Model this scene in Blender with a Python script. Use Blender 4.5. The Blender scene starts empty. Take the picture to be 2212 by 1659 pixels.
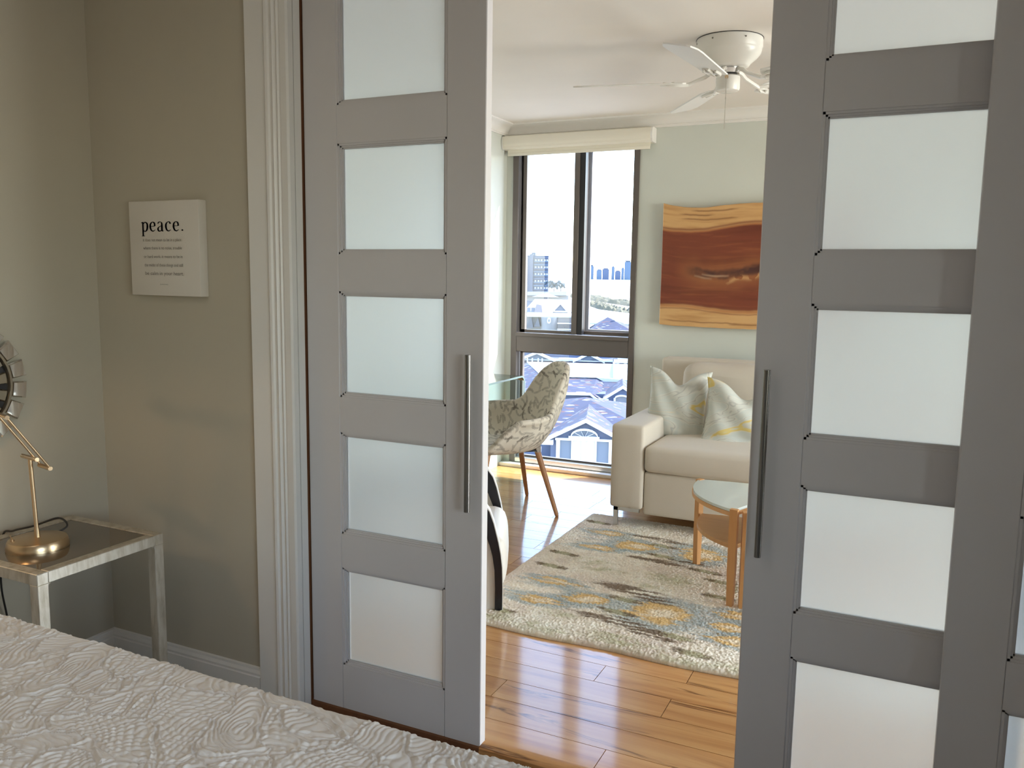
import bpy, bmesh, math, random
import numpy as np
from mathutils import Vector, Matrix
random.seed(7); rng = np.random.default_rng(7)
C = bpy.context.scene.collection
S = bpy.context.scene
PI = math.pi

# ------------------------------------------------------------------ camera
F_PX = 1817.04
yaw, pit, rol = math.radians(25.5368), math.radians(7.38446), math.radians(.82741)
fw = Vector((-math.sin(yaw)*math.cos(pit), math.cos(yaw)*math.cos(pit), -math.sin(pit)))
rt = Vector((math.cos(yaw), math.sin(yaw), 0)); up = rt.cross(fw)
r2 = rt*math.cos(rol) + up*math.sin(rol); u2 = -rt*math.sin(rol) + up*math.cos(rol)
cam = bpy.data.cameras.new('camera'); co = bpy.data.objects.new('camera', cam); C.objects.link(co)
cam.sensor_fit = 'HORIZONTAL'; cam.sensor_width = 36; cam.lens = 36*F_PX/2212
cam.clip_start = .03; cam.clip_end = 12000
m = Matrix((r2, u2, -fw)).transposed().to_4x4(); m.translation = (0, 0, 1.42); co.matrix_world = m
S.camera = co

# ------------------------------------------------------------------ light and exposure
SUN_DIR = Vector((-1.05, -1.0, -1.65)).normalized()
w = bpy.data.worlds.new('sky'); S.world = w; w.use_nodes = True
nt = w.node_tree; sky = nt.nodes.new('ShaderNodeTexSky'); sky.sky_type = 'NISHITA'; sky.sun_disc = False
sky.sun_elevation = math.asin(-SUN_DIR.z); sky.sun_rotation = math.atan2(-SUN_DIR.x, -SUN_DIR.y); sky.air_density = 1.0; sky.dust_density = .6
nt.links.new(sky.outputs[0], nt.nodes['Background'].inputs[0]); nt.nodes['Background'].inputs[1].default_value = 1.6
def lamp(name, kind, energy, col, loc=(0,0,0), d=None, size=None):
    l = bpy.data.lights.new(name, kind); l.energy = energy; l.color = col
    o = bpy.data.objects.new(name, l); C.objects.link(o); o.location = loc
    if d is not None: o.rotation_euler = Vector(d).to_track_quat('-Z', 'Y').to_euler()
    if size and kind == 'AREA': l.shape = 'RECTANGLE'; l.size, l.size_y = size
    return o
s_ = lamp('sun', 'SUN', 19, (1, .95, .88), (0, 30, 40), SUN_DIR); s_.data.angle = math.radians(.53)
# added living room fill at assumed balcony doors, unseen; daylight through the bedroom window
lamp('living_room_fill', 'AREA', 190, (1, .95, .885), (2.62, 3.9, 1.12), (-1, 0, 0), (2.5, 2.1))
lamp('bedroom_daylight', 'AREA', 36, (1, .97, .93), (2.17, -.5, 1.45), (-1, .1, -.12), (1.8, 1.3))
lamp('bedroom_fill', 'AREA', 5, (1, .90, .78), (-1.4, .3, 2.42), (0, 0, -1), (.5, .5))  # added overhead fill to brighten the bed; no lamp fixture hangs here
vs = S.view_settings; vs.view_transform = 'Standard'; vs.look = 'None'; vs.gamma = 1; vs.use_curve_mapping = False
vs.exposure = -.35
S.cycles.max_bounces = 14; S.cycles.transmission_bounces = 12; S.cycles.transparent_max_bounces = 16; S.cycles.diffuse_bounces = 6
S.cycles.sample_clamp_indirect = 8; S.cycles.use_denoising = True
S.cycles.caustics_reflective = False; S.cycles.caustics_refractive = False

# ------------------------------------------------------------------ materials
def mat(name, col=(.8,.8,.8), rough=.5, metal=0, **kw):
    m = bpy.data.materials.new(name); m.use_nodes = True
    b = m.node_tree.nodes['Principled BSDF']
    b.inputs['Base Color'].default_value = (*col, 1); b.inputs['Roughness'].default_value = rough; b.inputs['Metallic'].default_value = metal
    for k, v in kw.items(): b.inputs[k.replace('_', ' ')].default_value = v
    return m
class N:
    def __init__(s, m): s.t = m.node_tree; s.b = s.t.nodes.get('Principled BSDF')
    def n(s, typ, **kw):
        x = s.t.nodes.new('ShaderNode'+typ)
        for k, v in kw.items():
            if isinstance(k, str) and hasattr(x, k) and k != 'inputs': setattr(x, k, v)
        return x
    def l(s, a, b): s.t.links.new(a, b)
    def coords(s, scale=(1,1,1), kind='Object', rot=(0,0,0)):
        tc = s.n('TexCoord'); mp = s.n('Mapping'); mp.inputs['Scale'].default_value = scale; mp.inputs['Rotation'].default_value = rot
        s.l(tc.outputs[kind], mp.inputs[0]); return mp
    def noise(s, vec, scale, detail=4, rough=.5, dist=0):
        x = s.n('TexNoise'); x.inputs['Scale'].default_value = scale; x.inputs['Detail'].default_value = detail
        x.inputs['Roughness'].default_value = rough; x.inputs['Distortion'].default_value = dist
        if vec: s.l(vec, x.inputs['Vector'])
        return x
    def ramp(s, fac, stops):
        x = s.n('ValToRGB'); e = x.color_ramp.elements
        while len(e) < len(stops): e.new(.5)
        for el, (p, c) in zip(e, stops): el.position = p; el.color = (*c, 1)
        s.l(fac, x.inputs[0]); return x
    def bump(s, h, st=.2, dist=.01):
        x = s.n('Bump'); x.inputs['Strength'].default_value = st; x.inputs['Distance'].default_value = dist
        s.l(h, x.inputs['Height']); s.l(x.outputs[0], s.b.inputs['Normal']); return x
    def col(s, o): s.l(o, s.b.inputs['Base Color'])
def paint(name, col, rough=.6, bump=.05, scale=300, var=.03):
    m = mat(name, col, rough); k = N(m); c = k.coords()
    n = k.noise(c.outputs[0], scale, 3); k.bump(n.outputs[0], bump, .002)
    n2 = k.noise(c.outputs[0], 1.7, 3)
    k.col(k.ramp(n2.outputs[0], [(.3, tuple(x*(1-var) for x in col)), (.7, tuple(min(1, x*(1+var)) for x in col))]).outputs[0])
    return m
M = {}
M['wall_bed'] = paint('greige wall paint', (.50, .455, .365))
M['wall_live'] = paint('sage wall paint', (.62, .645, .595))
M['ceil'] = paint('ceiling paint', (.81, .765, .715), .7, .1, 120)
M['white'] = paint('white trim paint', (.80, .78, .75), .35, .02)
M['door'] = paint('door lacquer', (.655, .635, .645), .38, .02)
M['outer'] = paint('concrete facade', (.55, .53, .5), .8, .2)
M['carpet'] = paint('grey carpet', (.28, .28, .29), .95, .6, 500)
def wood(name, stops, scale=(1.2, 14, 14), rough=.35, streak=True, coat=0, rnd=True):
    m = mat(name, (.5,.3,.1), rough); k = N(m); c = k.coords(scale)
    vec = c.outputs[0]
    if rnd:
        oi = k.n('ObjectInfo'); ad = k.n('VectorMath', operation='ADD'); mu = k.n('Math', operation='MULTIPLY'); mu.inputs[1].default_value = 57
        k.l(oi.outputs['Random'], mu.inputs[0]); k.l(vec, ad.inputs[0]); k.l(mu.outputs[0], ad.inputs[1]); vec = ad.outputs[0]
    n = k.noise(vec, 1.1, 8, .58, 1.1); r = k.ramp(n.outputs[0], stops)
    out = r.outputs[0]
    if streak:
        n2 = k.noise(vec, .55, 5, .6, 2.4); r2_ = k.ramp(n2.outputs[0], [(0, (1,1,1)), (.60, (1,1,1)), (.655, (.26,.18,.12)), (.70, (1,1,1)), (1, (.85,.8,.75))])
        mx = k.n('Mix', data_type='RGBA', blend_type='MULTIPLY'); mx.inputs[0].default_value = .95
        k.l(out, mx.inputs[6]); k.l(r2_.outputs[0], mx.inputs[7]); out = mx.outputs[2]
    if rnd:
        hs = k.n('HueSaturation'); mr = k.n('MapRange'); mr.inputs[3].default_value = .88; mr.inputs[4].default_value = 1.1
        k.l(oi.outputs['Random'], mr.inputs[0]); k.l(mr.outputs[0], hs.inputs['Value']); k.l(out, hs.inputs['Color']); out = hs.outputs[0]
    k.col(out)
    if coat: k.b.inputs['Coat Weight'].default_value = coat; k.b.inputs['Coat Roughness'].default_value = .08; k.b.inputs['Coat IOR'].default_value = 1.52
    return m
M['plank'] = wood('honey maple planks', [(.25, (.36,.155,.048)), (.45, (.52,.26,.095)), (.6, (.60,.33,.13)), (.8, (.44,.20,.065))], (1.0, 13, 13), .32, True, .9)
M['plank'].node_tree.nodes['Principled BSDF'].inputs['Specular IOR Level'].default_value = .15; M['plank'].node_tree.nodes['Principled BSDF'].inputs['Coat Roughness'].default_value = .09
M['beech'] = wood('oiled beech', [(.2, (.50,.24,.085)), (.5, (.60,.31,.12)), (.8, (.53,.26,.09))], (16, 16, 1.3), .38, False)
M['beech_x'] = wood('oiled beech shelf', [(.2, (.52,.26,.095)), (.5, (.62,.33,.13)), (.8, (.55,.28,.10))], (1.5, 16, 16), .38, False)
M['legwood'] = wood('chair leg beech', [(.2, (.40,.19,.085)), (.5, (.48,.25,.12)), (.8, (.42,.2,.09))], (16, 16, 2), .4, False)
M['brownwood'] = wood('raw brown jamb wood', [(.2, (.10,.035,.012)), (.8, (.18,.07,.025))], (14, 14, 1), .6, False, 0, False)
def glassy(name, col, rough, alpha_mix=None, ior=1.45):
    m = mat(name, col, rough); b = m.node_tree.nodes['Principled BSDF']
    b.inputs['Transmission Weight'].default_value = 1; b.inputs['IOR'].default_value = ior; return m
def thin_glass(name, tint=(.97,.99,.98)):
    m = bpy.data.materials.new(name); m.use_nodes = True; t = m.node_tree; t.nodes.clear()
    o = t.nodes.new('ShaderNodeOutputMaterial'); tr = t.nodes.new('ShaderNodeBsdfTransparent'); gl = t.nodes.new('ShaderNodeBsdfGlossy')
    mx = t.nodes.new('ShaderNodeMixShader'); fr = t.nodes.new('ShaderNodeFresnel'); fr.inputs[0].default_value = 1.4
    tr.inputs[0].default_value = (*tint, 1); gl.inputs['Roughness'].default_value = .02
    t.links.new(fr.outputs[0], mx.inputs[0]); t.links.new(tr.outputs[0], mx.inputs[1]); t.links.new(gl.outputs[0], mx.inputs[2]); t.links.new(mx.outputs[0], o.inputs[0])
    return m
M['winglass'] = thin_glass('window glass')
M['deskglass'] = thin_glass('clear desk glass', (.86,.95,.92))
M['glassedge'] = mat('green glass edge', (.45,.72,.66), .1, Transmission_Weight=.4)
def frosted(name, col, rough, fac):
    m = glassy(name, col, rough, ior=1.25); t = m.node_tree; out = [n for n in t.nodes if n.type == 'OUTPUT_MATERIAL'][0]; b = t.nodes['Principled BSDF']
    tr = t.nodes.new('ShaderNodeBsdfTranslucent'); tr.inputs[0].default_value = (*col, 1); mx = t.nodes.new('ShaderNodeMixShader'); mx.inputs[0].default_value = fac
    t.links.new(b.outputs[0], mx.inputs[1]); t.links.new(tr.outputs[0], mx.inputs[2]); t.links.new(mx.outputs[0], out.inputs[0]); return m
M['frost'] = frosted('frosted door glass', (.87,.925,.965), .5, .38)
M['frosttop'] = mat('frosted table glass', (.60,.66,.62), .22, Coat_Weight=.4)
M['steel'] = mat('brushed dark steel', (.20,.19,.18), .28, 1)
M['chrome'] = mat('chrome', (.75,.75,.76), .15, 1)
M['satin'] = mat('satin aluminium', (.62,.60,.56), .35, 1)
M['bronze'] = mat('bronze aluminium', (.135,.115,.105), .42, .3)
M['extrail'] = mat('weathered pale aluminium', (.42,.46,.56), .45)
M['black'] = mat('plain black', (.012,.012,.015), .4)
M['blackgloss'] = mat('black lacquer', (.01,.01,.014), .22)
M['leather'] = paint('white leather', (.80,.76,.70), .4, .15, 180)
M['brass'] = mat('brushed antique brass', (.62, .46, .29), .28, 1)
M['silverleaf'] = mat('silver leaf', (.60,.56,.49), .42, .75)
k = N(M['silverleaf']); c = k.coords((14,14,3)); n = k.noise(c.outputs[0], 3, 6, .65)
k.col(k.ramp(n.outputs[0], [(.3, (.42,.37,.29)), (.55, (.64,.60,.53)), (.8, (.72,.69,.63))]).outputs[0])
M['smoke'] = mat('smoked table glass', (.055,.042,.03), .06, Coat_Weight=.5)
k = N(M['smoke']); c = k.coords(); n = k.noise(c.outputs[0], 9, 6, .7)
k.col(k.ramp(n.outputs[0], [(.3, (.04,.03,.02)), (.7, (.13,.10,.07))]).outputs[0])
M['mirror'] = mat('bevelled mirror glass', (.72,.70,.67), .04, 1)
M['mirrorframe'] = mat('antique pewter rim', (.30,.26,.20), .35, .9)
M['cable'] = mat('black cable', (.012,.012,.012), .5)
M['canvas'] = paint('canvas', (.72,.67,.60), .9, .3, 700)
M['ink'] = mat('slate blue ink', (.15,.175,.20), .9)
M['ink2'] = mat('grey ink', (.27,.25,.22), .9)
M['quilt'] = paint('white matelasse cotton', (.86,.825,.795), .9, .25, 900)
M['blind'] = paint('cream blind fabric', (.80,.76,.66), .7, .1, 600)
M['fan'] = mat('white enamel', (.80,.79,.75), .22)
M['fanblade'] = paint('white fan blade', (.82,.82,.80), .5, .02)
M['sofa'] = paint('oatmeal woven upholstery', (.61, .545, .455), .9, .35, 420)
k = N(M['sofa']); k.b.inputs['Sheen Weight'].default_value = .2
M['art'] = None
def fabric_attr(name, rough=.95, bump=.3, scale=600):
    m = mat(name, (.8,.8,.8), rough); k = N(m); a = k.n('VertexColor'); a.layer_name = 'pattern'; k.col(a.outputs[0])
    c = k.coords(); n = k.noise(c.outputs[0], scale, 3); k.bump(n.outputs[0], bump, .003); return m
M['rug'] = fabric_attr('wool rug pile', .95, .5, 500)
M['chairfab'] = fabric_attr('vine print upholstery', .9, .2, 900)
M['slab'] = fabric_attr('cedar slab', .42, .1, 60)
def pillow_mat(name, off, yellow):
    m = mat(name, (.7,.7,.65), .85); k = N(m); c = k.coords((2.2, 2.2, 3.0) if not yellow else (1.6,1.6,3.2), rot=(.3, .9, off))
    n = k.noise(c.outputs[0], 1.0+off*.1, 3, .45, 2.2)
    k.col(k.ramp(n.outputs[0], [(.30, (.55,.57,.52)), (.40, (.60,.61,.55)), (.44, (.56,.59,.545)), (.475, (.66,.65,.58)), (.488, (.47,.47,.43)), (.50, (.64,.63,.56)), (.55, (.56,.59,.545)), (.59, (.66,.62,.52)), (.61, (.70,.54,.18)), (.64, (.70,.56,.22)), (.66, (.62,.60,.51)), (.75, (.68,.66,.60))]).outputs[0])
    n2 = k.noise(c.outputs[0], 260, 3); k.bump(n2.outputs[0], .25, .003); return m
M['pillow1'] = pillow_mat('marbled pillow linen', 1.1, True); M['pillow2'] = pillow_mat('marbled pillow linen second', 2.3, True)

# ------------------------------------------------------------------ mesh helpers
def box(bm, lo, hi, r=0, seg=2):
    lo, hi = Vector(lo), Vector(hi)
    g = bmesh.ops.create_cube(bm, size=1); vs_ = g['verts']
    for v in vs_: v.co = Vector(((v.co.x+.5)*(hi.x-lo.x)+lo.x, (v.co.y+.5)*(hi.y-lo.y)+lo.y, (v.co.z+.5)*(hi.z-lo.z)+lo.z))
    if r:
        es = list({e for v in vs_ for e in v.link_edges})
        bmesh.ops.bevel(bm, geom=es, offset=r, segments=seg, affect='EDGES', profile=.5)
def rod(bm, a, b, r, r2=None, n=12, caps=True):
    a, b = Vector(a), Vector(b); d = b-a; L = d.length
    mt = Matrix.Translation((a+b)/2) @ d.to_track_quat('Z', 'Y').to_matrix().to_4x4()
    bmesh.ops.create_cone(bm, cap_ends=caps, segments=n, radius1=r, radius2=r if r2 is None else r2, depth=L, matrix=mt)
def tube(bm, pts, r, n=8):
    pts = [Vector(p) for p in pts]; rings = []
    for i, p in enumerate(pts):
        t = (pts[min(i+1, len(pts)-1)]-pts[max(i-1, 0)]).normalized()
        x = t.orthogonal().normalized() if i == 0 else (rings[-1][1] - t*rings[-1][1].dot(t)).normalized()
        y = t.cross(x); rr = r[i] if isinstance(r, (list, tuple)) else r
        rings.append(([bm.verts.new(p+(x*math.cos(2*PI*j/n)+y*math.sin(2*PI*j/n))*rr) for j in range(n)], x))
    for (A, _), (B, _) in zip(rings, rings[1:]):
        for j in range(n): bm.faces.new((A[j], A[(j+1) % n], B[(j+1) % n], B[j]))
    bm.faces.new(list(reversed(rings[0][0]))); bm.faces.new(rings[-1][0])
def lathe(bm, prof, c=(0,0,0), n=40):
    c = Vector(c); rings = []
    for r, z in prof:
        if r < 1e-5: rings.append([bm.verts.new(c+Vector((0,0,z)))])
        else: rings.append([bm.verts.new(c+Vector((r*math.cos(2*PI*j/n), r*math.sin(2*PI*j/n), z))) for j in range(n)])
    for A, B in zip(rings, rings[1:]):
        for j in range(n):
            q = (j+1) % n
            if len(A) == 1 and len(B) == 1: continue
            if len(A) == 1: bm.faces.new((A[0], B[q], B[j]))
            elif len(B) == 1: bm.faces.new((A[j], A[q], B[0]))
            else: bm.faces.new((A[j], A[q], B[q], B[j]))
def prism(bm, poly, off):
    """poly: list of 3D points (planar), off: extrusion vector"""
    off = Vector(off); A = [bm.verts.new(Vector(p)) for p in poly]; B = [bm.verts.new(Vector(p)+off) for p in poly]
    bm.faces.new(A); bm.faces.new(list(reversed(B)))
    for i in range(len(A)):
        j = (i+1) % len(A); bm.faces.new((A[j], A[i], B[i], B[j]))
def grid_faces(bm, V, closed_u=False):
    n, mm = len(V), len(V[0])
    for i in range(n if closed_u else n-1):
        for j in range(mm-1): bm.faces.new((V[i][j], V[(i+1) % n][j], V[(i+1) % n][j+1], V[i][j+1]))
def obj(name, bm, material, parent=None, smooth=False, kind=None, world=True):
    if parent is not None and world and parent.matrix_basis.translation.length > 0 and not parent.get('_local'):
        bmesh.ops.translate(bm, verts=bm.verts, vec=-ABS(parent))
    bmesh.ops.recalc_face_normals(bm, faces=bm.faces)
    me = bpy.data.meshes.new(name); bm.to_mesh(me); bm.free()
    if smooth:
        me.polygons.foreach_set('use_smooth', [True]*len(me.polygons))
        try: me.set_sharp_from_angle(angle=math.radians(38))
        except Exception: pass
    me.materials.append(material)
    o = bpy.data.objects.new(name, me); C.objects.link(o)
    if parent is not None: o.parent = parent
    if kind: o['kind'] = kind
    return o
def ABS(o):
    v = Vector((0,0,0))
    while o is not None: v = v + o.location; o = o.parent
    return v
def B(): return bmesh.new()
def bobj(name, lo, hi, material, parent=None, r=0, seg=2, kind=None):
    b = B(); box(b, lo, hi, r, seg); return obj(name, b, material, parent, smooth=bool(r), kind=kind)
def tag(o, label, cat, group=None):
    o['label'] = label; o['category'] = cat
    if group: o['group'] = group
    return o
def thing(name, label, cat, loc=(0,0,0), group=None, rz=None):
    o = bpy.data.objects.new(name, None); C.objects.link(o); o.location = loc; o.empty_display_size = .1
    if rz is not None: o.rotation_euler = (0,0,rz)
    return tag(o, label, cat, group)
def struct_empty(name, loc=(0,0,0)):
    o = bpy.data.objects.new(name, None); C.objects.link(o); o.location = loc; o.empty_display_size = .1; o['kind'] = 'structure'; return o
def st(name, bm, m, smooth=False): return obj(name, bm, m, None, smooth, 'structure')
def sbox(name, boxes, m):
    b = B()
    for lo, hi in boxes: box(b, lo, hi)
    return st(name, b, m)
def attr_mesh(name, verts, faces, cols, material, parent=None, smooth=True):
    """numpy mesh with a per-vertex colour layer"""
    me = bpy.data.meshes.new(name); me.vertices.add(len(verts)); me.vertices.foreach_set('co', np.asarray(verts, np.float32).ravel())
    nf = len(faces); faces = np.asarray(faces, np.int32); me.loops.add(nf*4); me.loops.foreach_set('vertex_index', faces.ravel())
    me.polygons.add(nf); me.polygons.foreach_set('loop_start', np.arange(0, nf*4, 4, dtype=np.int32)); me.polygons.foreach_set('loop_total', np.full(nf, 4, np.int32))
    me.polygons.foreach_set('use_smooth', np.full(nf, smooth))
    if cols is not None:
        a = me.color_attributes.new('pattern', 'FLOAT_COLOR', 'POINT'); cc = np.ones((len(verts), 4), np.float32); cc[:, :3] = cols; a.data.foreach_set('color', cc.ravel())
    me.update(); me.validate(); me.materials.append(material)
    o = bpy.data.objects.new(name, me); C.objects.link(o)
    if parent is not None: o.parent = parent
    return o
def quads(nu, nv, base=0, flip=False, closed=False):
    i, j = np.meshgrid(np.arange(nu if closed else nu-1), np.arange(nv-1), indexing='ij')
    a = i*nv+j; b = ((i+1) % nu)*nv+j; q = np.stack([a, b, b+1, a+1], -1).reshape(-1, 4)+base
    return q[:, ::-1] if flip else q
def vnoise(x, y, seed=0):
    """smooth value noise in numpy"""
    r = np.random.default_rng(seed).random((256, 256)); xi = np.floor(x).astype(int); yi = np.floor(y).astype(int)
    fx = x-xi; fy = y-yi; fx = fx*fx*(3-2*fx); fy = fy*fy*(3-2*fy); g = lambda a, b: r[a % 256, b % 256]
    return (g(xi, yi)*(1-fx)+g(xi+1, yi)*fx)*(1-fy)+(g(xi, yi+1)*(1-fx)+g(xi+1, yi+1)*fx)*fy
def fbm(x, y, oct=4, seed=0):
    s = 0; a = 1; t = 0
    for o in range(oct): s = s+a*vnoise(x*2**o+17*o, y*2**o+31*o, seed+o); t += a; a *= .5
    return s/t

# ================================================================== SETTING
XL, XR = -2.75, 2.45           # living room
YW = 5.62                      # window wall, inner face
ZC = 2.485
DY = 2.108                     # sliding door plane
WY = 2.065                     # bedroom face of the partition
BX = -2.615                    # bedroom left wall
# window opening x -2.695..-1.75, z .035..2.36
WX0, WX1, WZ0, WZ1 = -2.695, -1.75, .03, 2.36
sbox('wall_back', [((XL-.2, YW, -.2), (WX0, YW+.14, ZC+.2)), ((WX1, YW, -.2), (XR+.2, YW+.14, ZC+.2)), ((WX0, YW, WZ1), (WX1, YW+.14, ZC+.2)), ((WX0, YW, -.2), (WX1, YW+.14, WZ0))], M['wall_live'])
sbox('wall_left', [((XL-.2, 2.19, -.2), (XL, YW, ZC+.2))], M['wall_live'])
sbox('wall_right', [((XR, 2.19, -.2), (XR+.2, 2.6, ZC+.2)), ((XR, 5.2, -.2), (XR+.2, YW, ZC+.2)), ((XR, 2.6, 2.2), (XR+.2, 5.2, ZC+.2)), ((XR, 2.6, -.2), (XR+.2, 5.2, .02))], M['wall_live'])
sbox('wall_partition', [((BX-.2, WY, -.05), (-1.775, 2.19, ZC+.2)), ((-1.775, WY, 2.40), (1.40, 2.19, ZC+.2)), ((1.40, WY, -.05), (XR+.2, 2.19, ZC+.2))], M['wall_bed'])
sbox('wall_bedroom_left', [((BX-.2, -2.3, -.05), (BX, WY, ZC+.2))], M['wall_bed'])
sbox('wall_bedroom_right', [((2.0, -2.3, -.05), (2.2, -1.45, ZC+.2)), ((2.0, .45, -.05), (2.2, WY, ZC+.2)), ((2.0, -1.45, -.05), (2.2, .45, .75)), ((2.0, -1.45, 2.15), (2.2, .45, ZC+.2))], M['wall_bed'])
for nm_, xx, ya, yb, za, zb_ in (('window_2', 2.05, -1.45, .45, .75, 2.15), ('window_3', XR+.05, 2.6, 5.2, .02, 2.2)):  # window_3: unseen opening assumed around the living room fill
    e_ = struct_empty(nm_, (xx, ya, za)); ym_ = (ya+yb)/2
    for lo_, hi_ in (((xx, ya, za), (xx+.05, ya+.05, zb_)), ((xx, yb-.05, za), (xx+.05, yb, zb_)), ((xx, ya+.05, za), (xx+.05, yb-.05, za+.05)), ((xx, ya+.05, zb_-.05), (xx+.05, yb-.05, zb_)), ((xx, ym_-.03, za+.05), (xx+.05, ym_+.03, zb_-.05))): bobj('frame_bar', lo_, hi_, M['bronze'], e_)
    bobj('pane', (xx+.02, ya+.045, za+.045), (xx+.024, ym_-.025, zb_-.045), M['winglass'], e_); bobj('pane', (xx+.02, ym_+.025, za+.045), (xx+.024, yb-.045, zb_-.045), M['winglass'], e_)
sbox('wall_bedroom_back', [((BX-.2, -2.4, -.05), (2.2, -2.2, ZC+.2))], M['wall_bed'])
sbox('ceiling', [((XL-.2, 2.19, ZC), (XR+.2, YW+.1, ZC+.2))], M['ceil'])
sbox('ceiling_bedroom', [((BX-.2, -2.4, ZC), (2.2, WY, ZC+.2))], M['ceil'])
sbox('floor_bedroom', [((BX-.2, -2.4, -.08), (2.2, 2.085, -.012))], M['carpet'])
# plank floor: every board its own part
fl_ = bobj('floor', (XL-.1, 2.085, -.1), (XR+.1, YW+.02, -.014), M['brownwood'], kind='structure')
ys = [2.150]; 
for i in range(40):
    ys.append(ys[-1]+.129+.0009*i)
    if ys[-1] > YW: break
joints = {1: [-2.1, -1.118+.9, 1.3], 2: [-1.215, .55, 1.9], 3: [-.66, 1.15], 4: [-2.2, -.94, .35, 1.7], 5: [-.642, .8], 15: [-2.05, -.5, .9], 17: [-1.86, .2, 1.6]}
for i in range(len(ys)-1):
    y0, y1 = ys[i], min(ys[i+1], YW)
    js = joints.get(i)
    if js is None:
        js = []; x = XL+random.uniform(.5, 1.4)
        while x < XR: js.append(x); x += random.uniform(1.15, 1.5)
    xs = [XL]+sorted(js)+[XR]
    for a, b_ in zip(xs, xs[1:]):
        if b_-a < .05: continue
        b = B(); g = .0012; box(b, (a+g, y0+g, -.014), (b_-g, y1-g, 0)); obj('plank', b, M['plank'], fl_)
# threshold strip between carpet and planks
b = B(); prism(b, [(-1.73, 2.100, -.012), (-1.73, 2.103, .004), (-1.73, 2.112, .011), (-1.73, 2.149, .011), (-1.73, 2.149, -.012)], (.632, 0, 0)); st('trim_1', b, M['brownwood'], True)  # section under door_1 coloured dark to stand in for shade
b = B(); prism(b, [(-1.098, 2.100, -.012), (-1.098, 2.103, .004), (-1.098, 2.112, .011), (-1.098, 2.149, .011), (-1.098, 2.149, -.012)], (2.498, 0, 0)); st('trim_10', b, M['plank'], True)
bobj('trim_2', (-1.73, 2.072, -.012), (1.4, 2.090, -.006), M['steel'], kind='structure')
# moulded casing on the left of the opening
yc = 2.04; x0, x1 = -1.90, -1.726
prof = [(x0, WY), (x0, yc+.012), (x0+.003, yc+.009), (x0+.078, yc+.009), (x0+.081, yc+.004), (x0+.088, yc-.001), (x0+.096, yc), (x0+.1, yc+.006), (x0+.108, yc+.007), (x0+.112, yc+.002), (x0+.117, yc-.002), (x0+.122, yc+.003), (x0+.126, yc+.006), (x0+.129, yc+.002), (x0+.134, yc), (x0+.138, yc+.004), (x0+.141, yc+.005), (x0+.145, yc+.001), (x1-.006, yc), (x1, yc+.005), (x1, WY)]
b = B(); prism(b, [(x, y, -.012) for x, y in prof], (0, 0, 2.50)); st('trim_3', b, M['white'])
# jamb: recessed reveal, raised stop, dark gap
sbox('trim_4', [((-1.775, yc+.025, -.012), (-1.745, 2.16, 2.40))], M['white'])
sbox('trim_5', [((-1.745, 2.070, -.012), (-1.727, 2.100, 2.40))], M['white'])
sbox('trim_6', [((-1.745, 2.1005, -.012), (-1.7275, 2.15, 2.40))], M['brownwood'])
# head track above the doors
sbox('trim_7', [((-1.745, 2.095, 2.378), (1.4, 2.16, 2.40)), ((-1.745, 2.045, 2.378), (1.4, 2.09, 2.40))], M['white'])
# baseboards in the bedroom
def baseboard(name, pts2, m, h=.098, t=.016):
    (xa, ya), (xb, yb) = pts2; d = Vector((xb-xa, yb-ya, 0)).normalized(); nrm = Vector((d.y, -d.x, 0))
    pr = [(0, -.012), (t, -.012), (t, h*.68), (t*.8, h*.72), (t*.85, h*.80), (t*.5, h*.9), (t*.45, h*.97), (0, h)]
    b = B(); prism(b, [Vector((xa, ya, z))+nrm*o for o, z in pr], (xb-xa, yb-ya, 0)); return st(name, b, m)
baseboard('baseboard_partition', ((BX, WY), (-1.90, WY)), M['white'])
baseboard('baseboard_bedroom_left', ((BX, -2.2), (BX, WY)), M['white'])
# low white curb under the window
bobj('baseboard_window', (XL, 5.542, 0), (-1.2, YW, .028), M['white'], r=.004, kind='structure')
bobj('baseboard_back', (-1.2, YW-.016, 0), (XR, YW, .09), M['white'], r=.004, kind='structure')
# crown moulding of the living room
def crown(name, xa, ya, xb, yb, m):
    d = Vector((xb-xa, yb-ya, 0)).normalized(); nrm = Vector((d.y, -d.x, 0)); H = ZC
    pr = [(0, H), (.088, H), (.088, H-.010), (.078, H-.012)]
    for i in range(9):
        t = i/8; pr.append((.075-.058*math.sin(t*PI/2)**1.0, H-.014-.046*(1-math.cos(t*PI/2))))
    pr += [(.020, H-.062), (.020, H-.067), (.014, H-.069), (.014, H-.078), (0, H-.078)]
    b = B(); prism(b, [Vector((xa, ya, z))+nrm*o for o, z in pr], (xb-xa, yb-ya, 0)); return st(name, b, m, True)
crown('trim_8', XL, YW, XR, YW, M['white']); crown('trim_9', XL, 2.19, XL, YW, M['white'])

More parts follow.
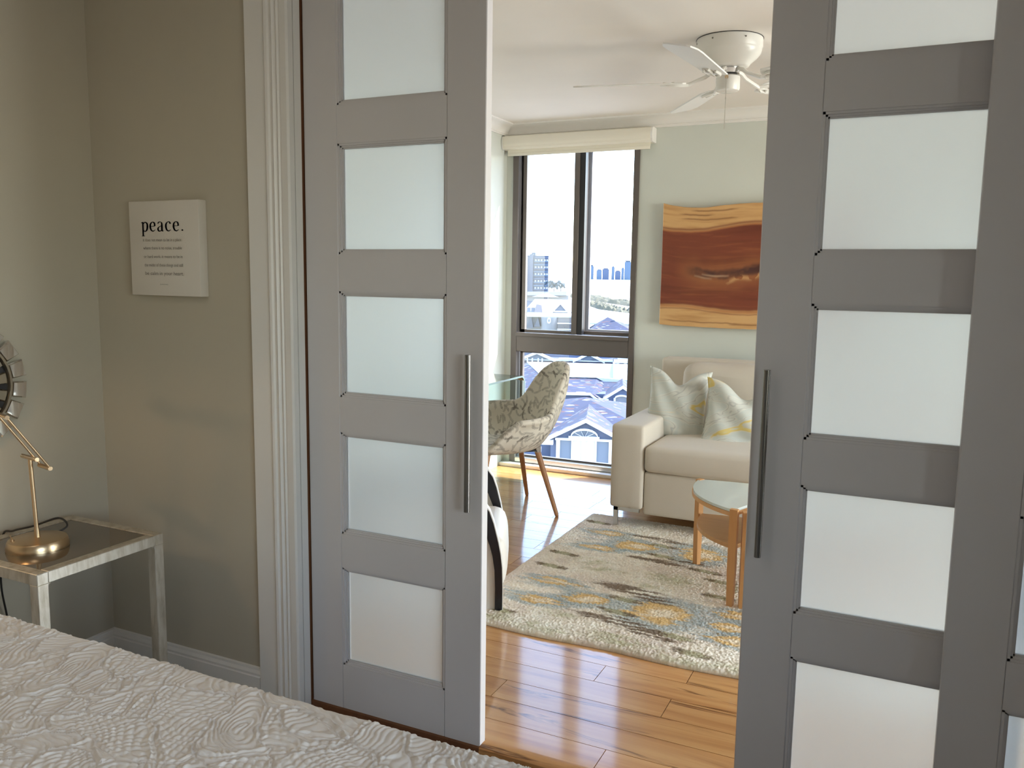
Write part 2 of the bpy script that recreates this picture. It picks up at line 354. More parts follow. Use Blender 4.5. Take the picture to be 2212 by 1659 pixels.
# ---- sliding doors
PZ = [(.157+.4395*i, .157+.4395*i+.327) for i in range(5)]
def sliding_door(name, x0, y0, handle_x=None, hz=(.742, 1.208)):
    W, H, T, st_w = .627, 2.375, .036, .124
    e = struct_empty(name, (x0, y0, 0)); X = lambda v: x0+v
    for a, c in ((0, st_w), (W-st_w, W)): bobj('stile', (X(a), y0, .006), (X(c), y0+T, H), M['door'], e, r=.0025, seg=1)
    zz = [(.006, PZ[0][0])]+[(PZ[i][1], PZ[i+1][0]) for i in range(4)]+[(PZ[4][1], H)]
    for a, c in zz: bobj('rail', (X(st_w), y0+.0005, a), (X(W-st_w), y0+T-.0005, c), M['door'], e)
    for a, c in PZ:
        b = B(); xa, xb = X(st_w), X(W-st_w)
        for bw, ya, yb in ((.006, y0+.003, y0+T-.003), (.011, y0+.0075, y0+T-.0075), (.015, y0+.0115, y0+T-.0115)):
            box(b, (xa, ya, a), (xa+bw, yb, c)); box(b, (xb-bw, ya, a), (xb, yb, c)); box(b, (xa, ya, a), (xb, yb, a+bw)); box(b, (xa, ya, c-bw), (xb, yb, c))
        obj('glazing_bead', b, M['door'], e)
        g = bobj('glass_pane', (xa+.012, y0+T/2-.002, a+.012), (xb-.012, y0+T/2+.002, c-.012), M['frost'], e); g['label'] = 'frosted translucent glass pane'
    if handle_x is not None:
        yh = y0-.034; b = B(); rod(b, (handle_x, yh, hz[0]), (handle_x, yh, hz[1]), .0085, n=20); h = obj('handle', b, M['steel'], e, True); h['label'] = 'dark steel bar handle'
        for z in (hz[0]+.045, hz[1]-.03):
            b = B(); rod(b, (handle_x, yh, z), (handle_x, y0+.002, z), .0055, n=12); obj('handle_post', b, M['steel'], h, True)
    return e
sliding_door('door_1', -1.7245, DY, -1.130, (.740, 1.195))
sliding_door('door_2', -.349, DY, -.313, (.738, 1.203))
sliding_door('door_3', .107, 2.050)

# ---- window
win = struct_empty('window_1', (WX0, YW, WZ0))
def wbar(name, lo, hi, m=M['bronze'], r=.002): return bobj(name, lo, hi, m, win, r=r, seg=1)
Y0, Y1 = YW-.012, YW+.13
wbar('outer_frame', (WX0, Y0, WZ0), (WX0+.045, Y1, WZ1)); wbar('outer_frame', (WX1-.040, Y0, WZ0), (WX1, Y1, WZ1))
wbar('outer_frame', (WX0+.045, Y0, 2.32), (WX1-.04, Y1, WZ1)); wbar('outer_frame', (WX0+.045, Y0, WZ0), (WX1-.04, Y1, .064), M['satin'])
wbar('transom', (WX0+.045, Y0+.002, .862), (WX1-.04, Y1, .992))
wbar('transom_lip', (WX0+.045, Y0-.012, .975), (WX1-.04, Y0+.01, 1.001))
wbar('frame_recess', (WX0+.045, YW+.055, 1.0), (WX0+.066, Y1-.004, 2.32), M['black'])  # black strip filling the recess between outer frame and sash
gx0, gx1, gm = WX0+.045, WX1-.04, -2.185
def sash(xa, xb, za, zb, y, wv, wh, mtop=M['bronze']):
    e = B()
    for lo, hi in (((xa, y, za), (xa+wv[0], y+.03, zb)), ((xb-wv[1], y, za), (xb, y+.03, zb)), ((xa, y, za), (xb, y+.03, za+wh)), ((xa, y, zb-wh), (xb, y+.03, zb))): box(e, lo, hi)
    s = obj('sash', e, mtop, win); bobj('pane', (xa+wv[0]-.004, y+.014, za+wh-.004), (xb-wv[1]+.004, y+.018, zb-wh+.004), M['winglass'], s); return s
sash(gx0+.022, gm+.01, 1.002, 2.32, YW+.025, (.028, .030), .022)
sash(gm-.02, gx1, 1.002, 2.32, YW+.065, (.055, .016), .024)
wbar('meeting_stile', (-2.186, YW+.012, 1.002), (-2.146, YW+.064, 2.32), M['black'])
wbar('meeting_stile_edge', (-2.226, YW+.006, 1.002), (-2.186, YW+.024, 2.32), M['bronze'])
o = wbar('exterior_track', (-2.19, YW+.1, 1.002), (-2.128, YW+.125, 2.32), M['extrail']); o['label'] = 'pale exterior sash rail behind the glass'
wbar('exterior_track', (-2.128, YW+.1, 1.002), (gx1, YW+.125, 1.04), M['extrail'])
sash(gx0+.01, gx1, .066, .862, YW+.04, (.022, .012), .012)

# ================================================================== BEDROOM THINGS
# ---- bed with quilt
bed = thing('bed', 'low bed in the lower left foreground, covered by a white quilt', 'bed', (-1.55, .4, 0))
bobj('mattress', (-2.56, -.36, .28), (-.515, 1.175, .56), M['white'], bed, r=.05, seg=3); bobj('bed_base', (-2.56, -.34, .05), (-.53, 1.14, .28), M['carpet'], bed, r=.01)
for sx in (-2.5, -.6):
    for sy in (-.3, 1.08): bobj('leg', (sx-.025, sy-.025, -.012), (sx+.025, sy+.025, .06), M['brownwood'], bed)
def quilt():
    X = np.concatenate([np.linspace(-2.60, -2.1, 60)[:-1], np.linspace(-2.1, -.478, 700)]); s = np.concatenate([np.linspace(-.36, .62, 120)[:-1], np.linspace(.62, 1.28, 300), np.linspace(1.28, 1.72, 40)[1:]]); nx, ny = len(X), len(s)  # s runs over the top, then down the side
    R = .035; yE = 1.217; ztop = .604
    XX, SS = np.meshgrid(X, s, indexing='ij')
    Y = np.where(SS < yE-R, SS, 0); Z = np.full_like(Y, ztop); NY = np.zeros_like(Y); NZ = np.ones_like(Y)
    arc = R*PI/2; t = np.clip((SS-(yE-R))/arc, 0, 1)*PI/2
    inarc = SS >= yE-R; Y = np.where(inarc, yE-R+R*np.sin(t), Y); Z = np.where(inarc, ztop-R+R*np.cos(t), Z); NY = np.where(inarc, np.sin(t), 0); NZ = np.where(inarc, np.cos(t), 1)
    down = np.maximum(SS-(yE-R)-arc, 0); Z = Z-down; Y = Y+down*.03*np.sin(XX*9)*.6
    # matelasse relief: paisley cells, each with its own ribs or beads, ringed by double stitching
    wx = XX+.075*(fbm(XX*8, SS*8, 3, 3)-.5)+.012*(fbm(XX*40, SS*40, 2, 6)-.5); wy = SS+.075*(fbm(XX*8+40, SS*8+9, 3, 5)-.5)+.012*(fbm(XX*40+7, SS*40, 2, 7)-.5)
    pts = np.random.default_rng(11).random((520, 2))*np.array([2.3, 2.3])+np.array([-2.7, -.5]); ang = np.random.default_rng(12).random(520)*PI; typ = np.random.default_rng(13).integers(0, 3, 520)
    best = np.full(XX.shape, 9.); sec = np.full(XX.shape, 9.); idx = np.zeros(XX.shape, int)
    for i, (px, py) in enumerate(pts):
        c, s_i = math.cos(ang[i]), math.sin(ang[i]); dx = wx-px; dy = wy-py; a = (dx*c+dy*s_i)*.7; b = (-dx*s_i+dy*c)*1.45
        d = np.sqrt(a*a+b*b)
        nb = d < best; sec = np.where(nb, best, np.minimum(sec, d)); idx = np.where(nb, i, idx); best = np.where(nb, d, best)
    edge = sec-best
    puff = np.clip(edge/.014, 0, 1)**.6
    la = ang[idx]+.9; u = (wx*np.cos(la)+wy*np.sin(la)); v = -wx*np.sin(la)+wy*np.cos(la)
    rib = np.abs(np.sin(u*PI/.0135))**.6*(.75+.25*np.sin(v*45))
    bead = (np.abs(np.sin(u*PI/.015)*np.sin(v*PI/.015)))**.5
    ring = np.abs(np.sin(best*PI/.013))**.6
    tex = np.where(typ[idx] == 0, rib, np.where(typ[idx] == 1, bead, ring))
    h = .0040*puff*(.3+.7*tex)+.0012*(fbm(XX*70, SS*70, 2, 8)-.5)
    h = h*1.45+.003*np.abs(np.sin(np.clip(edge, 0, .016)*PI/.008))-.001
    V = np.stack([XX, Y+NY*h, Z+NZ*h], -1).reshape(-1, 3)
    return V, quads(nx, ny)
V, Q = quilt(); q = attr_mesh('quilt', V-np.array([-1.55, .4, 0]), Q, None, M['quilt']); q.location = (-1.55, .4, 0)
tag(q, 'white embossed matelasse quilt spread over the bed', 'quilt')

# ---- side table
TZ = .58; tx0, tx1, ty0, ty1 = -2.567, -2.138, 1.451, 1.885
t = thing('side_table', 'antique silver side table with dark glass top beside the bed', 'table', ((tx0+tx1)/2, (ty0+ty1)/2, -.012))
b = B(); w_, hgt = .034, .034
for lo, hi in (((tx0, ty0, TZ-hgt), (tx1, ty0+w_, TZ)), ((tx0, ty1-w_, TZ-hgt), (tx1, ty1, TZ)), ((tx0, ty0+w_, TZ-hgt), (tx0+w_, ty1-w_, TZ)), ((tx1-w_, ty0+w_, TZ-hgt), (tx1, ty1-w_, TZ))): box(b, lo, hi, .002, 1)
obj('top_frame', b, M['silverleaf'], t)
x = tx1-w_
for y in (ty0, ty1-w_):
    b = B(); box(b, (x, y, -.012), (x+w_, y+w_, TZ-hgt+.001), .002, 1)
    sy = 1 if y == ty0 else -1   # small curved gussets where legs meet the rail
    for k_ in range(5):
        f = (k_+.5)/5; zz = TZ-hgt-.014*(1-f); ext = .014*(1-math.sqrt(1-f*f)); yy = y+w_ if sy > 0 else y
        box(b, (x-ext-1e-4, y+.004, zz-.002), (x, y+w_-.004, zz+.002)); box(b, (x+.004, min(yy, yy+sy*ext), zz-.002), (x+w_-.004, max(yy, yy+sy*ext)+1e-4, zz+.002))
    obj('leg', b, M['silverleaf'], t)
b = B()
for y in (ty0, ty1-w_): box(b, (tx0, y, -.012), (tx1-w_, y+w_, .014), .002, 1)
box(b, (tx0, ty0+w_, -.012), (tx0+w_, ty1-w_, .014)); obj('base_frame', b, M['silverleaf'], t)
o = bobj('glass_top', (tx0+w_-.004, ty0+w_-.004, TZ-.016), (tx1-w_+.004, ty1-w_+.004, TZ-.003), M['smoke'], t); o['label'] = 'dark smoked glass inset top'

# ---- desk lamp
lx, ly = -2.365, 1.615
L = thing('desk_lamp', 'brushed brass desk lamp with parallel arm rods on the side table', 'lamp', (lx, ly, TZ))
b = B(); lathe(b, [(0, TZ-.003), (.0865, TZ-.003), (.0868, TZ+.004), (.083, TZ+.020), (.080, TZ+.025), (.074, TZ+.027), (0, TZ+.029)], (lx, ly, 0), 48); obj('base', b, M['brass'], L, True)
px_, pz = -2.378, .853
b = B(); rod(b, (lx, ly, TZ+.026), (px_, ly, pz), .0062, n=16); rod(b, (lx, ly, TZ+.026), (lx-.0015, ly, TZ+.058), .0085, .0075, n=16); obj('pole', b, M['brass'], L, True)
b = B(); rod(b, (-2.424, ly+.008, pz), (-2.334, ly-.008, pz), .0065, n=14); obj('cross_bar', b, M['brass'], L, True)
b = B(); rod(b, (-2.362, ly+.018, .829), (-2.290, ly+.002, .829), .0065, n=14); obj('cross_bar', b, M['brass'], L, True)
dA = Vector((-.016, -.115, .172)); A0 = Vector((-2.297, ly+.008, .826)); B0 = Vector((-2.362, ly+.022, .829))
b = B(); rod(b, A0, A0+dA*1.03, .0036, n=10); obj('arm_rod', b, M['brass'], L, True)
b = B(); rod(b, B0, B0+dA*1.03, .0036, n=10); obj('arm_rod', b, M['brass'], L, True)
eA = A0+dA; eB = B0+dA
b = B(); rod(b, eA+(eA-eB)*.1, eB+(eB-eA)*.5, .0065, n=14); obj('cross_bar', b, M['brass'], L, True)
hd = Vector((-2.42, 1.33, 1.055)); b = B(); tube(b, [eB+(eB-eA)*.4, (eB+hd)/2+Vector((0, 0, .03)), hd+Vector((0, 0, .05))], .005)
obj('neck', b, M['brass'], L, True)
b = B(); lathe(b, [(.012, .055), (.018, .045), (.045, .02), (.062, -.03), (.060, -.03), (.043, .018), (.012, .04)], hd, 32); obj('shade', b, M['brass'], L, True)
b = B(); bmesh.ops.create_icosphere(b, subdivisions=2, radius=.02, matrix=Matrix.Translation(hd+Vector((0, 0, -.002))))
mb = mat('bulb glow', (1,.8,.5), .4, Emission_Strength=18); mb.node_tree.nodes['Principled BSDF'].inputs['Emission Color'].default_value = (1,.66,.34,1); obj('bulb', b, mb, L, True)
b = B(); rod(b, (lx-.032, ly-.058, TZ+.026), (lx-.032, ly-.058, TZ+.032), .006); rod(b, (lx-.032, ly-.058, TZ+.032), (lx-.036, ly-.062, TZ+.046), .0018, n=6); obj('toggle_switch', b, M['brass'], L, True)
def smooth(P, n=8):
    P = [Vector(p) for p in P]; out = []
    for i in range(len(P)-1):
        p0, p1, p2, p3 = P[max(i-1, 0)], P[i], P[i+1], P[min(i+2, len(P)-1)]
        for k_ in range(n):
            f = k_/n; out.append(.5*((2*p1)+(p2-p0)*f+(2*p0-5*p1+4*p2-p3)*f*f+(3*p1-p0-3*p2+p3)*f**3))
    return out+[P[-1]]
b = B(); tube(b, smooth([(lx-.03, ly+.075, TZ+.012), (lx-.02, ly+.115, TZ+.03), (lx-.075, ly+.125, TZ+.045), (lx-.14, ly+.085, TZ+.02), (lx-.19, ly+.05, TZ+.006), (tx0-.012, ly+.03, TZ-.01), (tx0-.02, ly+.02, .42), (-2.60, 1.655, .30), (-2.602, 1.67, .18), (-2.60, 1.66, .02)]), .0032, 8); o = obj('power_cord', b, M['cable'], L, True); o['label'] = 'thin black power cord'
lamp('desk_lamp_light', 'POINT', 3.2, (1, .66, .36), hd+Vector((0, 0, -.025))).data.shadow_soft_size = .02
# extra cone of light that the shade throws down and onto the wall
# ---- sunburst mirror on the left wall
mc = Vector((BX, 1.567, 1.055))
mi = thing('wall_mirror', 'round mirror ringed by two rows of small square mirrors, left bedroom wall', 'mirror', mc)
def ring_bm(r0, r1, x0, x1, n=64):
    b = B(); rs = [(r0, x0), (r1, x0), (r1, x1), (r0, x1)]; V = []
    for j in range(n):
        a = 2*PI*j/n; V.append([b.verts.new(mc+Vector((x, r*math.cos(a), r*math.sin(a)))) for r, x in rs])
    for j in range(n):
        for q_ in range(4): b.faces.new((V[j][q_], V[(j+1) % n][q_], V[(j+1) % n][(q_+1) % 4], V[j][(q_+1) % 4]))
    return b
obj('backing', ring_bm(.02, .150, .002, .008), M['black'], mi)
obj('rim', ring_bm(.144, .151, .008, .024), M['mirrorframe'], mi); obj('rim', ring_bm(.092, .098, .008, .024), M['mirrorframe'], mi)
b = B(); rod(b, mc+Vector((.008, 0, 0)), mc+Vector((.014, 0, 0)), .092, n=48); obj('centre_glass', b, M['mirror'], mi)
def tile(r0, r1, half, a, tilt):
    b = B(); pr = []
    e = .004
    # bevelled block: base, shoulder, face
    lev = [(0, 0, 0), (.010, 0, 0), (.015, e, e)]
    V = []
    for x, er, et in lev:
        V.append([(x, r0+er, -half*.86+et), (x, r1-er, -half+et), (x, r1-er, half-et), (x, r0+er, half*.86-et)])
    vs_ = [[b.verts.new((x, r, tt)) for x, r, tt in L_] for L_ in V]
    b.faces.new(vs_[0]); b.faces.new(list(reversed(vs_[-1])))
    for A_, B_ in zip(vs_, vs_[1:]):
        for q_ in range(4): b.faces.new((A_[q_], A_[(q_+1) % 4], B_[(q_+1) % 4], B_[q_]))
    for v in b.verts:
        x, r, tt = v.co; x2 = x+.006+(r-r0)*tilt
        v.co = mc+Vector((x2, r*math.cos(a)-tt*math.sin(a), r*math.sin(a)+tt*math.cos(a)))
    return b
for j in range(17):
    a = 2*PI*(j+.5)/17+.05; obj('mirror_tile', tile(.152, .199, .0275, a, .12), M['mirror'], mi)
for j in range(15):
    a = 2*PI*j/15+.12; obj('mirror_tile', tile(.1, .142, .0195, a, -.12), M['mirror'], mi)

# ---- canvas with the word
cx0, cx1, cz0, cz1, cy = -2.403, -2.089, 1.335, 1.645, 2.030
cv = thing('wall_canvas', 'small off-white canvas lettered peace on the bedroom wall', 'canvas print', ((cx0+cx1)/2, cy+.0175, (cz0+cz1)/2))
bobj('canvas', (cx0, cy, cz0), (cx1, WY, cz1), M['canvas'], cv, r=.003)
def ribbon(b, pts, ws, n=26):
    """flat stroke with varying width in the canvas plane (x right, y up)"""
    P = np.array(pts, float); t = np.linspace(0, len(P)-1, n)
    def cr(i, f):
        p0, p1, p2, p3 = [P[min(max(i+k_, 0), len(P)-1)] for k_ in (-1, 0, 1, 2)]
        return .5*((2*p1)+(-p0+p2)*f+(2*p0-5*p1+4*p2-p3)*f*f+(-p0+3*p1-3*p2+p3)*f**3)
    pp = np.array([cr(int(min(x, len(P)-1.0001)), x-int(min(x, len(P)-1.0001))) for x in t]); ww = np.interp(t, range(len(P)), ws)
    tg = np.gradient(pp, axis=0); tg /= np.linalg.norm(tg, axis=1)[:, None]+1e-9; nm = np.stack([-tg[:, 1], tg[:, 0]], 1)
    Lh = [b.verts.new((x, 0, z)) for x, z in pp+nm*ww[:, None]/2]; Rh = [b.verts.new((x, 0, z)) for x, z in pp-nm*ww[:, None]/2]
    for i in range(n-1): b.faces.new((Lh[i], Lh[i+1], Rh[i+1], Rh[i]))
tk, tn = .14, .05
GL = {
 'p': (.62, [([(.16, .93), (.16, -.45)], [tk, tk]), ([(.0, .86), (.08, .93), (.2, .96)], [.05, .08, .06]), ([(.0, -.47), (.33, -.47)], [.05, .05]), ([(.2, .74), (.36, .95), (.56, .82), (.6, .5), (.52, .14), (.36, .0), (.2, .12)], [.05, .08, .15, .17, .14, .08, .05])]),
 'e': (.56, [([(.1, .53), (.5, .53)], [.05, .05]), ([(.5, .53), (.47, .85), (.28, .96), (.1, .78), (.06, .48), (.14, .14), (.34, .02), (.53, .16)], [.14, .14, .06, .13, .17, .14, .10, .04])]),
 'a': (.56, [([(.07, .78), (.14, .93), (.3, .96), (.42, .84), (.43, .55), (.43, .12), (.5, .02), (.58, .06)], [.10, .1, .06, .13, .16, .16, .10, .03]), ([(.42, .58), (.2, .47), (.05, .28), (.1, .06), (.25, .02), (.42, .16)], [.05, .07, .14, .14, .09, .05])]),
 'c': (.53, [([(.49, .74), (.42, .92), (.28, .96), (.1, .78), (.06, .48), (.14, .14), (.34, .02), (.5, .16)], [.15, .12, .06, .13, .17, .14, .10, .04])]),
 '.': (.2, [([(.02, .09), (.16, .09)], [.14, .14])]),
}
x = -2.345; zb = 1.546; sc = .0315
for ch in 'peace.':
    adv, strokes = GL[ch]; b = B()
    if ch == '.': x += .05*sc
    for pts, ws in strokes: ribbon(b, pts, ws)
    for v in b.verts: v.co = Vector((x+v.co.x*sc*1.5, cy-.0012, zb+v.co.z*sc))
    bmesh.ops.solidify(b, geom=b.faces[:], thickness=.0008)
    obj('letter', b, M['ink'], cv); x += (adv+.21)*sc*1.47
def text_line(body, xa, xb, z, h, m):
    cu = bpy.data.curves.new('printed_line', 'FONT'); cu.body = body; cu.size = 1; cu.fill_mode = 'FRONT'
    to = bpy.data.objects.new('tmp', cu); C.objects.link(to); bpy.context.view_layer.update()
    me = bpy.data.meshes.new_from_object(to.evaluated_get(bpy.context.evaluated_depsgraph_get())); bpy.data.objects.remove(to)
    co_ = np.zeros(len(me.vertices)*3, np.float32); me.vertices.foreach_get('co', co_); co_ = co_.reshape(-1, 3)
    w_ = co_[:, 0].max()-co_[:, 0].min(); nx_ = xa+(co_[:, 0]-co_[:, 0].min())*(xb-xa)/w_; nz = z+co_[:, 1]*h
    L_ = ABS(cv); out = np.stack([nx_-L_.x, np.full(len(nx_), cy-.0012-L_.y), nz-L_.z], 1).astype(np.float32); me.vertices.foreach_set('co', out.ravel()); me.name = 'printed_line'
    me.materials.clear(); me.materials.append(m); o = bpy.data.objects.new('printed_line', me); C.objects.link(o); o.parent = cv
zs = [1.5135, 1.487, 1.459, 1.431, 1.403]
for body, z, (xa, xb), hh in zip(['it does not mean to be in a place', 'where there is no noise, trouble', 'or hard work. it means to be in', 'the midst of these things and still', 'be calm in your heart.'], zs, [(-2.340, -2.166), (-2.340, -2.165), (-2.338, -2.163), (-2.337, -2.162), (-2.335, -2.160)], (.014, .014, .0145, .0145, .017)):
    text_line(body, xa, xb, z, hh, M['ink2'])
text_line('(unknown)', -2.268, -2.232, 1.371, .006, M['ink2'])

# ================================================================== LIVING ROOM THINGS
# ---- roller blind
bl = thing('roller_blind', 'cream roller blind cassette above the window, blind rolled up', 'blind', (-2.2, 5.57, 2.27))
b = B(); pr = [(YW-.002, 2.305), (5.535, 2.305), (5.527, 2.311), (5.522, 2.320), (5.522, 2.324), (5.517, 2.328), (5.512, 2.345), (5.514, 2.37), (5.522, 2.395), (5.54, 2.402), (YW-.002, 2.402)]
prism(b, [(-2.735, y, z) for y, z in pr], (1.08, 0, 0)); obj('cassette', b, M['blind'], bl, True)
b = B(); prism(b, [(-1.655, y+(.002 if y < 5.6 else 0), z) for y, z in pr], (.012, 0, 0)); obj('end_cap', b, M['white'], bl)
b = B(); prism(b, [(-2.747, y+(.002 if y < 5.6 else 0), z) for y, z in pr], (.011, 0, 0)); obj('end_cap', b, M['white'], bl)
bobj('blind_fabric', (-2.715, 5.560, 2.262), (-1.665, 5.566, 2.31), M['blind'], bl); bobj('hem_bar', (-2.715, 5.557, 2.262), (-1.665, 5.569, 2.285), M['blind'], bl, r=.003)

# ---- ceiling fan
fc = Vector((-.842, 3.985, 0))
fan = thing('ceiling_fan', 'white five-blade ceiling fan with pull chain, mounted flush', 'fan', (fc.x, fc.y, ZC))
b = B(); lathe(b, [(0, ZC-.002), (.146, ZC-.002), (.147, ZC-.009), (.146, ZC-.012), (.147, ZC-.040), (.143, ZC-.047), (.143, ZC-.052), (.139, ZC-.066), (.126, ZC-.083), (.108, ZC-.098), (.096, ZC-.108), (.090, ZC-.118), (.078, ZC-.124), (0, ZC-.124)], fc, 56); obj('housing', b, M['fan'], fan, True)
b = B(); lathe(b, [(.147, ZC), (.1485, ZC-.001), (.1485, ZC-.003), (.146, ZC-.003)], fc, 56); obj('ceiling_gap', b, M['black'], fan)
for a in (2.6, 3.1, 3.6, 4.4, 5.4):
    b = B(); v = Vector((math.cos(a), math.sin(a), 0)); rod(b, fc+v*.143+Vector((0, 0, ZC-.022)), fc+v*.149+Vector((0, 0, ZC-.022)), .0035, n=8); obj('screw', b, M['steel'], fan)
b = B(); lathe(b, [(0, 2.362), (.05, 2.362), (.05, 2.335), (.03, 2.33), (.03, 2.318), (0, 2.318)], fc, 32); obj('motor_flange', b, M['chrome'], fan, True)
b = B(); lathe(b, [(0, 2.326), (.048, 2.326), (.053, 2.322), (.054, 2.27), (.050, 2.262), (.040, 2.258), (0, 2.257)], fc, 40); sw = obj('switch_housing', b, M['fan'], fan, True)
b = B(); v = Vector((.1, -1, 0)).normalized(); rod(b, fc+v*.052+Vector((0, 0, 2.312)), fc+v*.058+Vector((0, 0, 2.312)), .008, n=14); obj('chain_grommet', b, M['brass'], fan, True)
b = B(); p0 = fc+v*.06
rod(b, p0+Vector((0, 0, 2.312)), p0+Vector((0, 0, 2.085)), .0019, n=6); rod(b, p0+Vector((0, 0, 2.222)), p0+Vector((0, 0, 2.214)), .0028, n=8)
ch = obj('pull_chain', b, M['satin'], fan)
b = B(); lathe(b, [(0, .032), (.003, .032), (.006, .027), (.006, .019), (.004, .015), (.008, .011), (.0085, .003), (0, 0)], p0+Vector((0, 0, 2.055)), 14); obj('chain_pull', b, M['chrome'], ch, True)
RV = Vector((.902, .431, 0)); AV = Vector((-.431, .902, 0))
for k_ in range(5):
    th = math.radians(168+72*k_); d = RV*math.cos(th)+AV*math.sin(th); l = Vector((0, 0, 1)).cross(d)
    zb = 2.302; pitch = math.radians(13)
    def P(r, s, h=0): # radial, lateral, thickness
        return fc+d*r+l*(s*math.cos(pitch)+h*math.sin(pitch))+Vector((0, 0, zb-s*math.sin(pitch)+h*math.cos(pitch)))
    out = [(.20, -.058), (.60, -.076), (.655, -.074), (.695, -.056), (.70, -.04), (.70, .04), (.695, .056), (.655, .074), (.60, .076), (.20, .058), (.185, .03), (.185, -.03)]
    b = B(); A_ = [b.verts.new(P(r, s, .003)) for r, s in out]; B_ = [b.verts.new(P(r, s, -.003)) for r, s in out]
    b.faces.new(A_); b.faces.new(list(reversed(B_)))
    for i in range(len(out)): b.faces.new((A_[i], B_[i], B_[(i+1) % len(out)], A_[(i+1) % len(out)]))
    obj('blade', b, M['fanblade'], fan)
    b = B(); q0 = fc+d*.05+Vector((0, 0, 2.352)); 
    tube(b, [q0, fc+d*.075+Vector((0, 0, 2.345)), fc+d*.10+Vector((0, 0, 2.325)), fc+d*.135+Vector((0, 0, 2.311)), P(.175, 0, -.008), P(.20, 0, -.008)], [.010, .0095, .009, .0085, .009, .009], 8)
    for s1, r1 in ((-.036, .275), (.036, .275), (0, .30)):
        tube(b, [P(.175, 0, -.008), P(.21, s1*.8, -.008), P(.24, s1, -.0075), P(r1, s1*.75, -.006)], [.008, .008, .0075, .006], 6)
    tube(b, [P(.24, -.036, -.0075), P(.225, 0, -.008), P(.24, .036, -.0075)], .006, 6)
    for rr, ss in ((.245, -.034), (.245, .034), (.285, 0)): rod(b, P(rr, ss, .002), P(rr, ss, .006), .005, n=8)
    obj('blade_arm', b, M['fan'], fan, True)

